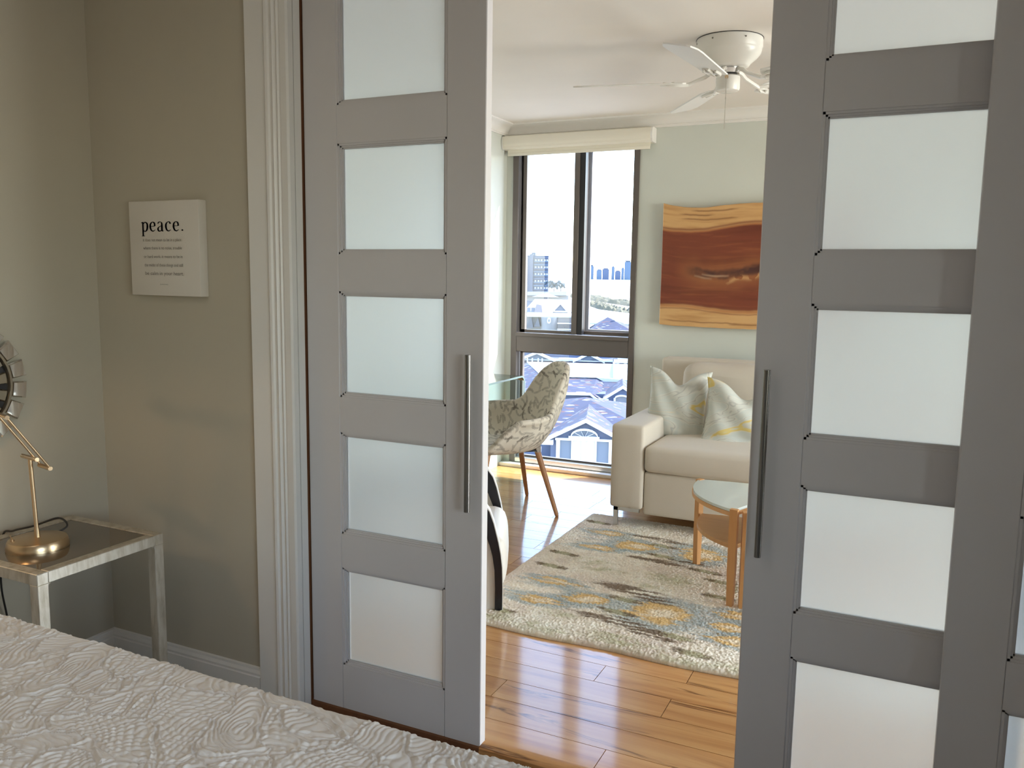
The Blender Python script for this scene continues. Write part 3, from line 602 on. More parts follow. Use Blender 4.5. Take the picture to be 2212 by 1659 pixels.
# ---- live-edge wood wall art
def slab():
    nx, nz = 330, 200; ax0, ax1 = -1.562, -.30; az0, az1 = 1.098, 1.888
    u, v = np.meshgrid(np.linspace(0, 1, nx), np.linspace(0, 1, nz), indexing='ij')
    x = ax0+(ax1-ax0)*u; dx = x-ax0
    topz = az1+.022*np.exp(-dx/.07)-.016*np.exp(-((dx-.22)/.16)**2)+.012*np.clip((dx-.3)/.5, 0, 1)+.004*(fbm(dx*14, dx*0+1, 3, 4)-.5)
    botz = az0+.004-.008*np.clip(dx/.3, 0, 1)+.006*(fbm(dx*9, dx*0+5, 3, 9)-.5)
    z = botz+(topz-botz)*v
    y = np.full_like(x, YW-.055)+.006*np.exp(-((v-.5)/.3)**2)
    W = v+.030*(fbm(dx*5+3, v*4, 3, 30)-.5)
    g = fbm(dx*5, W*48, 4, 31); g2 = fbm(dx*2.2+.6*W, W*20, 4, 33)
    tan = np.array([.62, .365, .155]); tan2 = np.array([.47, .24, .085]); red = np.array([.195, .045, .020]); red2 = np.array([.145, .030, .013]); org = np.array([.43, .16, .05]); dk = np.array([.035, .012, .012])
    lo = .165+.02*np.sin(dx*9)*np.exp(-dx)-.05*np.clip(dx-.3, 0, 1)*.6+.012*(fbm(dx*8, dx*0, 3, 40)-.5); hi = .785+.055*np.clip(dx/.6, 0, 1)+.01*(fbm(dx*8, dx*0+9, 3, 41)-.5)
    col = tan+(tan2-tan)*np.clip((g-.45)*2.2, 0, 1)[..., None]
    heart = 1/(1+np.exp(-(v-lo)/.004))*1/(1+np.exp(-(hi-v)/.004))
    rc = red+(red2-red)*np.clip((g2-.40)*3, 0, 1)[..., None]+(org-red)*(np.clip((g-.58)*2.5, 0, 1)*.35)[..., None]
    col = col*(1-heart[..., None])+rc*heart[..., None]
    for c0, wd, cc, st_ in ((hi+.016, .010, red, .75), (hi-.003, .006, org, .8), (lo-.012, .010, org, .7), (lo-.030, .005, red, .6)):
        k_ = np.exp(-((v-c0)/wd)**2)*st_; col = col*(1-k_[..., None])+cc*k_[..., None]
    # knot: pale halo, dark eye, small pale inclusions
    kv = .445+.02*np.sin(dx*12)+.01*(fbm(dx*16, dx*0+2, 2, 50)-.5); on = np.clip((dx-.08)/.14, 0, 1)
    def blend(mask, c): 
        nonlocal col
        mask = np.clip(mask, 0, 1)[..., None]; col = col*(1-mask)+np.array(c)*mask
    blend(np.exp(-((v-kv)/(.085+.03*fbm(dx*14, v*10, 2, 52)))**2)*on*.75, (.36, .135, .045))
    ew = .030+.030*fbm(dx*18, v*0, 3, 54); blend(np.exp(-((v-kv-.012)/ew)**4)*np.clip((dx-.15)/.1, 0, 1)*.93*np.clip(1.6*fbm(dx*15, v*22, 3, 58)+.15, 0, 1), (.05, .016, .016))
    blend((np.exp(-((v-kv-.002)/.008)**2)*np.clip(1-np.abs(dx-.36)/.09, 0, 1)**.3), (.40, .24, .15)); blend((np.exp(-((v-kv+.024)/.008)**2)*np.clip(1-np.abs(dx-.28)/.06, 0, 1)**.3), (.36, .21, .13))
    blend((np.exp(-((v-kv+.040-.012*np.sin(dx*40))/.018)**2)*np.clip((dx-.42)/.05, 0, 1)*(fbm(dx*18, v*18, 2, 56) > .5)), (.50, .26, .11))
    for c0, a0, a1, wd in ((.045, .02, .55, .004), (.035, .45, .75, .005), (.93, .1, .35, .006), (.895, .12, .5, .005), (.965, .18, .5, .006)):
        blend(np.exp(-((W-c0-.006*(fbm(dx*25, v*0+c0*9, 2, 60)-.5))/wd)**2)*np.clip((dx-a0)/.05, 0, 1)*np.clip((a1-dx)/.05, 0, 1)*.8, (.20, .075, .025))
    P1 = np.stack([x, y, z], -1).reshape(-1, 3); c1 = col.reshape(-1, 3)
    P2 = np.stack([x, np.full_like(y, YW-.018), z], -1).reshape(-1, 3)
    n_ = nx*nz; V = np.concatenate([P1, P2]); c = np.concatenate([c1, c1]); Q = [quads(nx, nz), quads(nx, nz, n_, True)]
    e = lambda idx: np.stack([idx[:-1], idx[1:], idx[1:]+n_, idx[:-1]+n_], 1)
    ii = np.arange(nx); jj = np.arange(nz); Q += [e(ii*nz), e(ii*nz+nz-1)[:, ::-1], e(jj)[:, ::-1], e((nx-1)*nz+jj)]
    return V, np.concatenate(Q), c
ar = thing('wood_wall_art', 'live-edge red and tan wood slab hanging above the sofa', 'wall art', (-.93, YW-.03, 1.49))
V, Q, c = slab(); attr_mesh('slab', V-np.array(ABS(ar)), Q, c, M['slab'], ar)
b = B(); box(b, (-1.3, YW-.019, 1.6), (-.6, YW, 1.64)); obj('hanging_cleat', b, M['brownwood'], ar)

# ---- rug
RZ = .020
def rug():
    nx, ny = 640, 440; rx0, rx1, ry0, ry1 = -1.665, 1.1, 2.915, 4.625
    xs_ = np.concatenate([np.linspace(rx0, -.4, 480), np.linspace(-.4, rx1, 161)[1:]]); X, Y = np.meshgrid(xs_, np.linspace(ry0, ry1, ny), indexing='ij')
    n1 = fbm(X*6, Y*6, 4, 70); n2 = fbm(X*22, Y*30, 3, 71)
    col = np.empty(X.shape+(3,)); base = np.array([.74, .67, .56]); pink = np.array([.62, .53, .455]); cream = np.array([.82, .77, .67])
    col[:] = base
    def bl(mask, c, a=1): 
        nonlocal col
        k_ = (np.clip(mask, 0, 1)*a)[..., None]; col = col*(1-k_)+np.array(c)*k_
    bl((n1-.45)*4, pink, .8); bl((.46-n1)*5, cream, .9); bl((n2-.6)*4, cream, .5)
    # ikat feathering: rows are shifted along x by a jitter that changes quickly with y
    jit = (vnoise(Y*150, Y*0+3.3, 81)-.5)*.085+(vnoise(Y*60, X*3, 82)-.5)*.05; XJ = X+jit; YJ = Y+(fbm(X*20, Y*20, 2, 83)-.5)*.03
    speck = .65+.7*(vnoise(X*210, Y*210, 84)-.3)
    def E(cx, cy, a, b_, soft=.25): d = np.sqrt(((XJ-cx)/a)**2+((YJ-cy)/b_)**2); return np.clip((1-d)/soft, 0, 1), d
    blue = (.30, .365, .375); blue2 = (.42, .47, .46); gold = (.66, .43, .16); gold2 = (.66, .48, .22); brown = (.155, .105, .065); green = (.36, .36, .19)
    reps = [(0, 0), (.63, .06), (-.0, .0), (1.27, .1), (1.9, .02)]
    med = [(-.88, 3.325, .145, .14), (-1.22, 3.33, .115, .075), (-1.40, 3.23, .12, .055), (-1.42, 3.46, .11, .055), (-1.26, 4.13, .13, .09), (-.91, 4.15, .12, .135), (-1.44, 4.28, .11, .05), (-1.40, 4.02, .11, .05), (-.59, 3.45, .09, .06), (-.57, 3.31, .10, .055), (-.555, 3.19, .10, .06), (-.35, 4.16, .13, .1), (-.2, 3.33, .14, .13), (.1, 4.15, .13, .13), (.45, 3.3, .13, .13), (.75, 4.1, .13, .13)]
    for cx_, cy_, a, b_ in med:
        m1, d = E(cx_, cy_, a*1.55, b_*1.55, .25); m1 = m1*np.clip((d-.35)*4+.5, 0, 1)
        bl(m1*speck*1.05, blue, .88)
        m2, d = E(cx_, cy_, a*.92, b_*.86, .2); bl(m2*(.8+.4*speck), gold, .9)
        m3, d = E(cx_+.01, cy_, a*.56, b_*.50, .55); bl(m3*speck*1.4, (.76,.67,.52), .9)
    for cx_, cy_, a, b_ in [(-1.50, 3.42, .10, .09), (-1.53, 3.27, .11, .07), (-1.5, 4.2, .12, .12), (-.75, 3.48, .06, .12), (-.67, 3.2, .07, .09), (-1.55, 4.0, .09, .1), (-.72, 4.3, .08, .07), (-1.05, 3.24, .09, .05), (-1.05, 4.25, .1, .08)]:
        m1, _ = E(cx_, cy_, a, b_, .9); bl(m1*np.clip((vnoise(Y*90, X*4, 86)-.45)*6, 0, 1), blue2, .85)
    for cx_, cy_, a, b_ in [(-1.06, 3.52, .20, .045), (-1.03, 3.165, .19, .045), (-.87, 3.10, .12, .03), (-1.07, 3.955, .17, .035), (-1.17, 4.30, .17, .03), (-.93, 4.02, .1, .03), (-.95, 3.45, .12, .03), (-.3, 3.1, .15, .04), (-.3, 3.6, .18, .04), (.2, 3.9, .18, .04)]:
        cyy = cy_+(X-cx_)*-.12; d = np.sqrt(((XJ-cx_)/(a*1.1))**2+((Y-cyy)/(b_*1.25))**2); bl(np.clip((1-d)/.3, 0, 1)*np.clip((vnoise(Y*105, X*7, 88)-.32)*9, 0, 1), brown, .88)
    for i, (cx_, cy_) in enumerate([(-1.06, 3.40), (-1.05, 3.25), (-.78, 3.13), (-.67, 3.01), (-.71, 3.62), (-.74, 3.81), (-1.54, 3.85), (-1.52, 3.65), (-1.56, 4.44), (-1.12, 4.2), (-1.08, 4.04), (-1.50, 3.05), (-.83, 3.92), (-.35, 3.0), (-.2, 3.7), (-.5, 3.75)]):
        XL_ = X+jit*.35; d = np.sqrt(((XL_-cx_)/.075)**2+((Y-cy_+(X-cx_)*.1)/.026)**2); bl(np.clip((1-d)/.2, 0, 1), (.33, .31, .18), .85)
        for sx in (-.055, .06):
            d = np.sqrt(((XL_-cx_-sx)/.032)**2+((Y-cy_+(X-cx_)*.1)/.026)**2); bl(np.clip((1-d)/.3, 0, 1)*np.clip((vnoise(Y*110, X*9, 90)-.3)*8, 0, 1), brown, .8)
    for cx_, cy_, a, b_ in [(-.94, 3.74, .15, .09), (-1.02, 3.60, .10, .04), (-1.32, 2.97, .10, .05), (-1.20, 2.95, .06, .05), (-.93, 2.97, .17, .06), (-.70, 2.93, .10, .04), (-.52, 2.95, .09, .05), (-1.38, 3.80, .12, .05), (-1.28, 3.72, .12, .05), (-.90, 4.50, .16, .06), (-1.28, 3.12, .10, .05), (-1.5, 2.98, .12, .05), (-1.0, 3.02, .1, .03), (-.62, 3.75, .12, .05)]:
        m1, _ = E(cx_, cy_, a*1.25, b_*1.25, .8); bl(m1*speck*np.clip((n2-.33)*5, 0, 1), green, .75)
    col *= (.90+.20*vnoise(X*260, Y*260, 92))[..., None]
    col = np.clip(col*1.13, 0, .9)
    # pile
    cr = .07; ex = np.minimum(np.minimum(X-rx0, rx1-X), np.minimum(Y-ry0, ry1-Y)); 
    cxx = np.clip(rx0+cr-X, 0, None); cyy = np.clip(ry0+cr-Y, 0, None); cor = np.where((cxx > 0) & (cyy > 0), cr-np.hypot(cxx, cyy), ex)
    e = np.clip(np.minimum(ex, cor)/.028, 0, 1); e = np.sqrt(1-(1-e)**2)
    Z = .004+(RZ-.004)*e+(.0075*vnoise(X*170, Y*170, 93)+.004*fbm(X*40, Y*40, 2, 94)-.006)*e
    # rounded corner: pull the square corner in
    k_ = (cxx > 0) & (cyy > 0); rr = np.hypot(cxx, cyy); f = np.where(rr > cr, cr/np.maximum(rr, 1e-6), 1); X2 = np.where(k_, rx0+cr-cxx*f, X); Y2 = np.where(k_, ry0+cr-cyy*f, Y)
    Y2 = Y2+.006*np.sin(X*11)*np.exp(-(Y-ry0)/.3)
    V = np.stack([X2, Y2, Z], -1); 
    # skirt down to the floor
    n_ = nx*ny; idx = np.arange(n_).reshape(nx, ny); loop = np.concatenate([idx[:, 0], idx[-1, 1:], idx[-2::-1, -1], idx[0, -2:0:-1]])
    V = V.reshape(-1, 3); low = V[loop].copy(); low[:, 2] = .0005; VV = np.concatenate([V, low]); cc = col.reshape(-1, 3); CC = np.concatenate([cc, cc[loop]*.7])
    m_ = len(loop); a = np.arange(m_); sk = np.stack([loop[a], n_+a, n_+(a+1) % m_, loop[(a+1) % m_]], 1)
    return VV, np.concatenate([quads(nx, ny), sk]), CC
V, Q, c = rug(); o = attr_mesh('area_rug', V-np.array([-.3, 3.77, 0]), Q, c, M['rug']); o.location = (-.3, 3.77, 0)
tag(o, 'cream ikat wool rug with blue and gold medallions on the plank floor', 'rug')

# ---- sofa
def soft_box(lo, hi, r, puff=(0,0,0), nseg=10, noise=0, seed=0):
    """rounded box whose faces bulge outwards"""
    b = B(); box(b, lo, hi, r, 3); lo, hi = Vector(lo), Vector(hi); c_ = (lo+hi)/2; h = (hi-lo)/2
    for ax in range(3):
        n_ = max(1, int((hi[ax]-lo[ax])/.05)); 
        for i in range(1, n_):
            p = Vector(c_); p[ax] = lo[ax]+(hi[ax]-lo[ax])*i/n_; nn = Vector((0,0,0)); nn[ax] = 1
            bmesh.ops.bisect_plane(b, geom=b.verts[:]+b.edges[:]+b.faces[:], plane_co=p, plane_no=nn)
    for v in b.verts:
        q_ = Vector(((v.co.x-c_.x)/h.x, (v.co.y-c_.y)/h.y, (v.co.z-c_.z)/h.z)); f = [max(0, 1-min(1, abs(t_))**2.5) for t_ in q_]
        v.co.x += puff[0]*q_.x*f[1]*f[2]; v.co.y += puff[1]*q_.y*f[0]*f[2]; v.co.z += puff[2]*q_.z*f[0]*f[1]
        if noise: v.co += Vector((math.sin(v.co.z*31+seed), math.sin(v.co.x*23+seed*2)*.6, math.sin(v.co.x*19+v.co.y*13+seed)))*noise*f[0]
    return b
so = thing('sofa', 'oatmeal fabric sofa with square arms and steel feet by the window', 'sofa', (-.5, 5.0, 0))
SX0, SX1, SY0, SY1 = -1.495, .62, 4.43, 5.555
for xa, xb in ((SX0, SX0+.188), (SX1-.188, SX1)):
    b = soft_box((xa, SY0, .128), (xb, 5.50, .602), .018, (.004, .003, .006)); obj('arm', b, M['sofa'], so, True)
obj('seat_base', soft_box((SX0+.19, SY0+.018, .10), (SX1-.19, 5.4, .345), .016, (0, .004, 0)), M['sofa'], so, True)
for xa, xb in ((SX0+.192, -.44), (-.436, SX1-.192)):
    obj('seat_cushion', soft_box((xa, SY0-.004, .347), (xb, 5.2, .492), .028, (.0, .012, .016)), M['sofa'], so, True)
b = soft_box((SX0+.005, 5.40, .12), (SX1-.005, SY1, .896), .02, (0, .004, .004))
for v in b.verts: v.co.y += .05*(v.co.z-.9)*.5
obj('back', b, M['sofa'], so, True)
for xa, xb, sd in ((SX0+.205, -.44, 1), (-.435, SX1-.205, 2)):
    b = soft_box((xa, 5.13, .49), (xb, 5.385, .882), .055, (.01, .05, .012), noise=.006, seed=sd)
    for v in b.verts: v.co.y += (v.co.z-.49)*.10
    obj('back_cushion', b, M['sofa'], so, True)
for xa, sgn in ((SX0+.02, 1), (SX1-.02, -1)):
    for ya, sy in ((SY0+.022, 1), (5.46, -1)):
        z0 = RZ-.004 if ya < 4.6 else 0
        b = B(); x_b = xa+sgn*.026; box(b, (min(xa, x_b), ya-.006, z0), (max(xa, x_b), ya+.006, .128)); x_b = xa+sgn*.15; box(b, (min(xa, x_b), ya-.006, .108), (max(xa, x_b), ya+.006, .129)); box(b, (min(xa, xa+sgn*.15), min(ya, ya+sy*.1), .122), (max(xa, xa+sgn*.15), max(ya, ya+sy*.1), .129))
        obj('foot', b, M['satin'], so)

# ---- throw pillows
def pillow(name, label, c_, wd, ht, th, rx, rz, ry, m, dent=.11, seed=0, toe=.0):
    n_ = 46; u, v = np.meshgrid(np.linspace(-1, 1, n_), np.linspace(-1, 1, n_), indexing='ij')
    prof = (np.clip(1-u**2, 0, 1)**.42)*(np.clip(1-v**2, 0, 1)**.42)
    pin_u = 1-.10*(1-v**2)*np.abs(u)**2; pin_v = 1-.07*(1-u**2)*np.abs(v)**2
    X = u*pin_u*wd/2; Z = v*pin_v*ht/2
    Z = Z-dent*np.exp(-(u/.42)**2)*np.clip((v+.15)/1.15, 0, 1)**2.0          # chopped top
    X = X*(1+.02*v); 
    wr = .010*np.sin((u*3.1+v*2.3)*2.2+seed)*prof+.012*np.exp(-((u+.1*v)/.15)**2)*np.clip(v, 0, 1)*-1
    T = th/2*prof*(1-.30*np.exp(-(u/.35)**2)*np.clip(v, 0, 1)) 
    sag = -.03*np.clip(-v-.6, 0, 1)
    Yf = -(T+wr)+sag*0; Yb = T*.8
    fold = np.clip((-v-.72)/.28, 0, 1); Yf = Yf-toe*fold**1.2; Yb = Yb-toe*fold**1.2
    P1 = np.stack([X, Yf, Z], -1).reshape(-1, 3); P2 = np.stack([X, Yb, Z], -1).reshape(-1, 3)
    V = np.concatenate([P1, P2]); Q = np.concatenate([quads(n_, n_), quads(n_, n_, n_*n_, True)])
    o = attr_mesh(name, V, Q, None, m)
    bm_ = bmesh.new(); bm_.from_mesh(o.data); bmesh.ops.remove_doubles(bm_, verts=bm_.verts, dist=.0006); bmesh.ops.recalc_face_normals(bm_, faces=bm_.faces); bm_.to_mesh(o.data); bm_.free()
    o.rotation_euler = (rx, ry, rz); o.location = c_; tag(o, label, 'pillow', 'marbled throw pillows on the sofa')
    b = B(); e = [Vector(P1[i*n_]) for i in range(0, n_, 3)]+[Vector(P1[(n_-1)*n_])]; tube(b, e, .004, 6); e = [Vector(P1[j]) for j in range(0, n_, 3)]; tube(b, e, .004, 6)
    pp = obj('piping', b, m, o, True, world=False)
    return o
pillow('throw_pillow', 'marbled blue-grey pillow with yellow streak leaning on the left sofa arm', (-1.255, 4.93, .665), .365, .43, .17, math.radians(-14), math.radians(8), math.radians(3), M['pillow1'], .085, 0, .02)
pillow('throw_pillow', 'marbled pillow beside the door edge, its bottom corner turned forward', (-.845, 4.86, .640), .46, .40, .17, math.radians(-18), math.radians(6), math.radians(4), M['pillow2'], .10, 2, .06)

# ---- nesting coffee tables: curved three-cornered glass tops on beech legs
def petal(cs, bulges, n_=14):
    """closed outline through three corners with sides bowed outwards"""
    pts = []; cen = sum((Vector(c_) for c_ in cs), Vector((0, 0)))/3
    for i in range(3):
        a, b_ = Vector(cs[i]), Vector(cs[(i+1) % 3]); mid = (a+b_)/2; nr = Vector((b_.y-a.y, a.x-b_.x)).normalized()
        if (mid-cen).dot(nr) < 0: nr = -nr
        for k_ in range(n_): t_ = k_/n_; pts.append(a.lerp(b_, t_)+nr*bulges[i]*4*t_*(1-t_)*(b_-a).length)
    return pts
def coffee_table(label, cs, top, bulges, rim_in):
    e = thing('coffee_table', label, 'table', (sum(c_[0] for c_ in cs)/3, sum(c_[1] for c_ in cs)/3, RZ), 'paired beech coffee tables on the rug'); cen = Vector((e.location.x, e.location.y))
    out = petal(cs, bulges)
    sh = lambda s: [cen+(p-cen)*s for p in out]
    b = B(); prism(b, [(p.x, p.y, top-.012) for p in sh(rim_in)], (0, 0, .012)); obj('glass_top', b, M['frosttop'], e)['label'] = 'frosted pale green glass top'
    # rim: thin bent beech strip under and around the glass
    b = B(); A_ = sh(1.0); I_ = sh(.95); zt = top-.013 if rim_in > .97 else top+.001; n_ = len(A_); V = [[b.verts.new((p.x, p.y, z)) for p, z in ((A_[i], zt), (A_[i], top-.03), (I_[i], top-.03), (I_[i], zt))] for i in range(n_)]
    for i in range(n_):
        for q_ in range(4): b.faces.new((V[i][q_], V[(i+1) % n_][q_], V[(i+1) % n_][(q_+1) % 4], V[i][(q_+1) % 4]))
    obj('rim', b, M['beech_x'], e)
    b = B(); prism(b, [(p.x, p.y, .262) for p in sh(.90)], (0, 0, .018)); obj('shelf', b, M['beech_x'], e)
    for c_ in cs:
        d = (Vector(c_)-cen).normalized(); l = Vector((-d.y, d.x)); q0 = Vector(c_)-d*.012
        b = B(); wt, wb = .034, .025; tt = .026
        ring = []
        for z, w_ in ((RZ-.006, wb), (.18, .034), (.30, wt), (top+.002, wt)):
            ring.append([b.verts.new((*(q0+l*sx*w_+d*sy*tt/2), z)) for sx, sy in ((-.5, -1), (.5, -1), (.5, 1), (-.5, 1))])
        b.faces.new(ring[0]); b.faces.new(list(reversed(ring[-1])))
        for A_, B_ in zip(ring, ring[1:]):
            for q_ in range(4): b.faces.new((A_[q_], A_[(q_+1) % 4], B_[(q_+1) % 4], B_[q_]))
        obj('leg', b, M['beech'], e)
    return e
coffee_table('beech coffee table with pale frosted glass top and curved shelf, nearer the sofa', [(-.905, 4.02), (-.640, 3.535), (-.26, 4.05)], .445, (.16, -.10, .03), .985)
coffee_table('second beech coffee table, mostly hidden behind the right sliding door', [(-.602, 3.546), (.05, 3.45), (-.205, 4.0)], .440, (.12, .12, .09), .95)

# ---- upholstered shell chair
def leafprint(size=1024, seed=3):
    """raster of vine sprigs: stem with paired leaflets; value 0 none, 1 grey, 2 dark; covers one square metre fraction"""
    r = np.random.default_rng(seed); img = np.zeros((size, size), np.float32)
    def seg(p, q_, w_, val):
        x0, x1 = int(min(p[0], q_[0])-w_-2), int(max(p[0], q_[0])+w_+3); y0, y1 = int(min(p[1], q_[1])-w_-2), int(max(p[1], q_[1])+w_+3)
        xs_, ys_ = np.meshgrid(np.arange(x0, x1), np.arange(y0, y1), indexing='ij'); d = np.array(q_)-p; L2 = (d**2).sum()+1e-6
        t_ = np.clip(((xs_-p[0])*d[0]+(ys_-p[1])*d[1])/L2, 0, 1); dist = np.hypot(xs_-p[0]-t_*d[0], ys_-p[1]-t_*d[1])
        ii, jj = xs_ % size, ys_ % size; mk = np.clip(w_-dist+.5, 0, 1)*val; img[ii, jj] = np.maximum(img[ii, jj], mk)
    for y_ in range(17):
        for x_ in range(17):
            p = np.array([(x_+r.random()*.8)*size/17, (y_+r.random()*.8)*size/17]); a = r.random()*6.28; cv_ = (r.random()-.5)*.5; val = 1.0 if r.random() < .12 else .50+.15*r.random()
            side = 1
            for k_ in range(8):
                q_ = p+np.array([math.cos(a), math.sin(a)])*11; seg(p, q_, 2.2, val)
                for sd in ((1, -1)):
                    if k_ > 0:
                        b_ = a+sd*.85; L_ = 15-k_*.5; e1 = p+np.array([math.cos(b_), math.sin(b_)])*L_*.6; e2 = e1+np.array([math.cos(b_+sd*-.35), math.sin(b_+sd*-.35)])*L_*.45
                        seg(p, e1, 2.0, val); seg(e1, e2, 2.7, val)
                a += cv_*.9+(r.random()-.5)*.25; p = q_
    return img
PRINT = leafprint()
def sample_print(s, t_):
    u = (s*1024/.62); v = (t_*1024/.62); i0 = np.floor(u).astype(int) % 1024; j0 = np.floor(v).astype(int) % 1024
    return PRINT[i0, j0]
def shell_chair():
    e = thing('armchair', 'cream shell armchair printed with grey vine sprigs, at the desk', 'chair', (-2.195, 4.50, 0)); e['_local'] = 1
    e.rotation_euler = (0, 0, math.atan2(-.715, -.70)-PI/2)     # local +y is the front
    nphi, nv = 700, 260
    ph = np.linspace(0, 2*PI, nphi, endpoint=False); v = np.linspace(0, 1, nv)
    PH, Vv = np.meshgrid(ph, v, indexing='ij')
    a = np.abs((PH+PI) % (2*PI)-PI)                              # 0 front .. pi back
    sg = np.sign(np.sin(PH)); deg = np.degrees(a)
    hk = np.interp(deg, [0, 36, 56, 70, 83, 100, 122, 132, 142, 152, 163, 180], [.415, .42, .45, .545, .606, .612, .618, .655, .74, .825, .872, .885])
    rk = np.interp(deg, [0, 28, 45, 60, 78, 100, 122, 132, 142, 152, 163, 180], [.285, .300, .330, .335, .335, .332, .315, .302, .315, .345, .365, .37])
    # smooth the profiles
    kern = np.hanning(23); kern /= kern.sum()
    def sm(z): z1 = z[:, 0]; z1 = np.convolve(np.concatenate([z1[-11:], z1, z1[:11]]), kern, 'valid'); return np.repeat(z1[:, None], nv, 1)
    hk, rk = sm(hk), sm(rk)
    seat_r = .215+.02*np.cos(a); zs_ = .425-.012*np.cos(a)*1.0
    q_ = .44; f1 = np.clip(Vv/q_, 0, 1); f2 = np.clip((Vv-q_)/(1-q_), 0, 1)
    R_in = np.where(Vv <= q_, f1*seat_r, seat_r+(rk-seat_r)*(1-(1-f2)**1.7))
    Zin = np.where(Vv <= q_, zs_-.012*(1-f1**2), zs_+(hk-zs_)*f2**1.25)
    # roll the arm rims outwards
    arm = np.exp(-((deg-92)/30)**2); R_in = R_in+arm*.028*np.clip((f2-.75)/.25, 0, 1)**2
    X = np.sin(PH)*R_in*1.0; Y = np.cos(PH)*R_in*.98
    narrow = np.clip((Zin-.62)/.26, 0, 1); X = X*(1-.06*narrow)
    # outer shell: offset outwards/downwards
    th = .034
    dX = np.gradient(X, axis=1); dY = np.gradient(Y, axis=1); dZ = np.gradient(Zin, axis=1)
    eX = np.roll(X, -1, 0)-np.roll(X, 1, 0); eY = np.roll(Y, -1, 0)-np.roll(Y, 1, 0); eZ = np.roll(Zin, -1, 0)-np.roll(Zin, 1, 0)
    nX = dY*eZ-dZ*eY; nY = dZ*eX-dX*eZ; nZ = dX*eY-dY*eX; L_ = np.sqrt(nX**2+nY**2+nZ**2)+1e-9; nX, nY, nZ = nX/L_, nY/L_, nZ/L_
    flip = np.sign((nX*np.sin(PH)+nY*np.cos(PH))*.6-nZ); flip[flip == 0] = 1; nX, nY, nZ = nX*flip, nY*flip, nZ*flip
    nX[:, 0] = 0; nY[:, 0] = 0; nZ[:, 0] = -1
    tk_ = th*(1-.0*Vv); 
    Xo, Yo, Zo = X+nX*tk_, Y+nY*tk_, Zin+nZ*tk_
    # rounded rim rows
    nr = 6; rims = []
    nm = np.stack([nX[:, -1], nY[:, -1], nZ[:, -1]], -1); tg = np.stack([dX[:, -1], dY[:, -1], dZ[:, -1]], -1); tg /= np.linalg.norm(tg, axis=1)[:, None]+1e-9
    P0 = np.stack([X[:, -1], Y[:, -1], Zin[:, -1]], -1)
    for k_ in range(1, nr):
        t_ = PI*k_/nr; rims.append(P0+nm*(th/2)*(1-math.cos(t_))+tg*(th/2)*math.sin(t_))
    inner = np.stack([X, Y, Zin], -1); outer = np.stack([Xo, Yo, Zo], -1)[:, ::-1]
    rim = np.stack(rims, 1); P = np.concatenate([inner, rim, outer], 1)
    # pattern coordinates from arc length
    s = PH*.30; arc = np.concatenate([np.zeros((nphi, 1)), np.cumsum(np.linalg.norm(np.diff(P, axis=1), axis=2), 1)], 1)
    sv = np.repeat(ph[:, None], P.shape[1], 1)
    rad = np.hypot(P[..., 0], P[..., 1])
    side = np.abs(np.sin(sv)) 
    # planar-ish mapping per region: seat top uses x,y ; walls use angle * .3 and height
    wallf = (np.arange(P.shape[1]) > q_*nv*.9)[None, :] & (P[..., 2] > .405)
    S_ = np.where(wallf, sv*.30, P[..., 0]+.4); T_ = np.where(wallf, P[..., 2]+np.where(np.arange(P.shape[1]) > nv, .31, 0)[None, :], P[..., 1]+.2)
    pat = sample_print(S_, T_)
    base = np.array([.66, .60, .505]); grey = np.array([.20, .17, .14])
    colr = base*(1-np.clip(pat, 0, 1)[..., None])+grey*np.clip(pat, 0, 1)[..., None]
    npt = P.shape[1]; Q = quads(nphi, npt, closed=True)
    o = attr_mesh('shell', P.reshape(-1, 3), Q, colr.reshape(-1, 3), M['chairfab'], e)
    bm_ = bmesh.new(); bm_.from_mesh(o.data); bmesh.ops.remove_doubles(bm_, verts=bm_.verts, dist=.0002); bmesh.ops.recalc_face_normals(bm_, faces=bm_.faces); bm_.to_mesh(o.data); bm_.free()
    # seam across the back of the arms and around the rim
    for sx in (-1, 1):
        for sy in (-1, 1):
            f_ = Vector((sx*.250, sy*.250, 0)); t_ = Vector((sx*.150, sy*.155, .385))
            b = B(); rod(b, f_, f_.lerp(t_, .04), .0095, .0125, 14); rod(b, f_.lerp(t_, .04), t_, .0125, .0185, 14); lg = obj('leg', b, M['legwood'], e, True, world=False)
            b = B(); rod(b, t_.lerp(f_, .02), t_+Vector((0, 0, .025)), .021, .024, 14); obj('leg_socket', b, M['chrome'], lg, True, world=False)
    b = B(); box(b, (-.17, -.17, .383), (.17, .17, .393), .004); obj('seat_plate', b, M['black'], e, world=False)
    return e
shell_chair()

# ---- bent glass desk
de = thing('glass_desk', 'clear bent-glass desk standing along the left wall', 'desk', (-2.56, 4.55, 0))
def bent(y0, y1, z, x0, x1, t_=.012, R=.06):
    pts = [(y0, 0)]
    for i in range(9): a = PI-i/8*PI/2; pts.append((y0+R+R*math.cos(a), z-R+R*math.sin(a)))
    for i in range(9): a = PI/2-i/8*PI/2; pts.append((y1-R+R*math.cos(a), z-R+R*math.sin(a)))
    pts.append((y1, 0)); inn = [(y0+t_, 0)]; r_ = R-t_
    for i in range(9): a = PI-i/8*PI/2; inn.append((y0+R+r_*math.cos(a), z-R+r_*math.sin(a)))
    for i in range(9): a = PI/2-i/8*PI/2; inn.append((y1-R+r_*math.cos(a), z-R+r_*math.sin(a)))
    inn.append((y1-t_, 0)); return pts, inn
po, pi_ = bent(3.85, 5.16, .748, -2.735, -2.365)
b = B(); Va = [[b.verts.new((x, y, z)) for x in (-2.735, -2.367)] for y, z in po]; Vb = [[b.verts.new((x, y, z)) for x in (-2.735, -2.367)] for y, z in pi_]
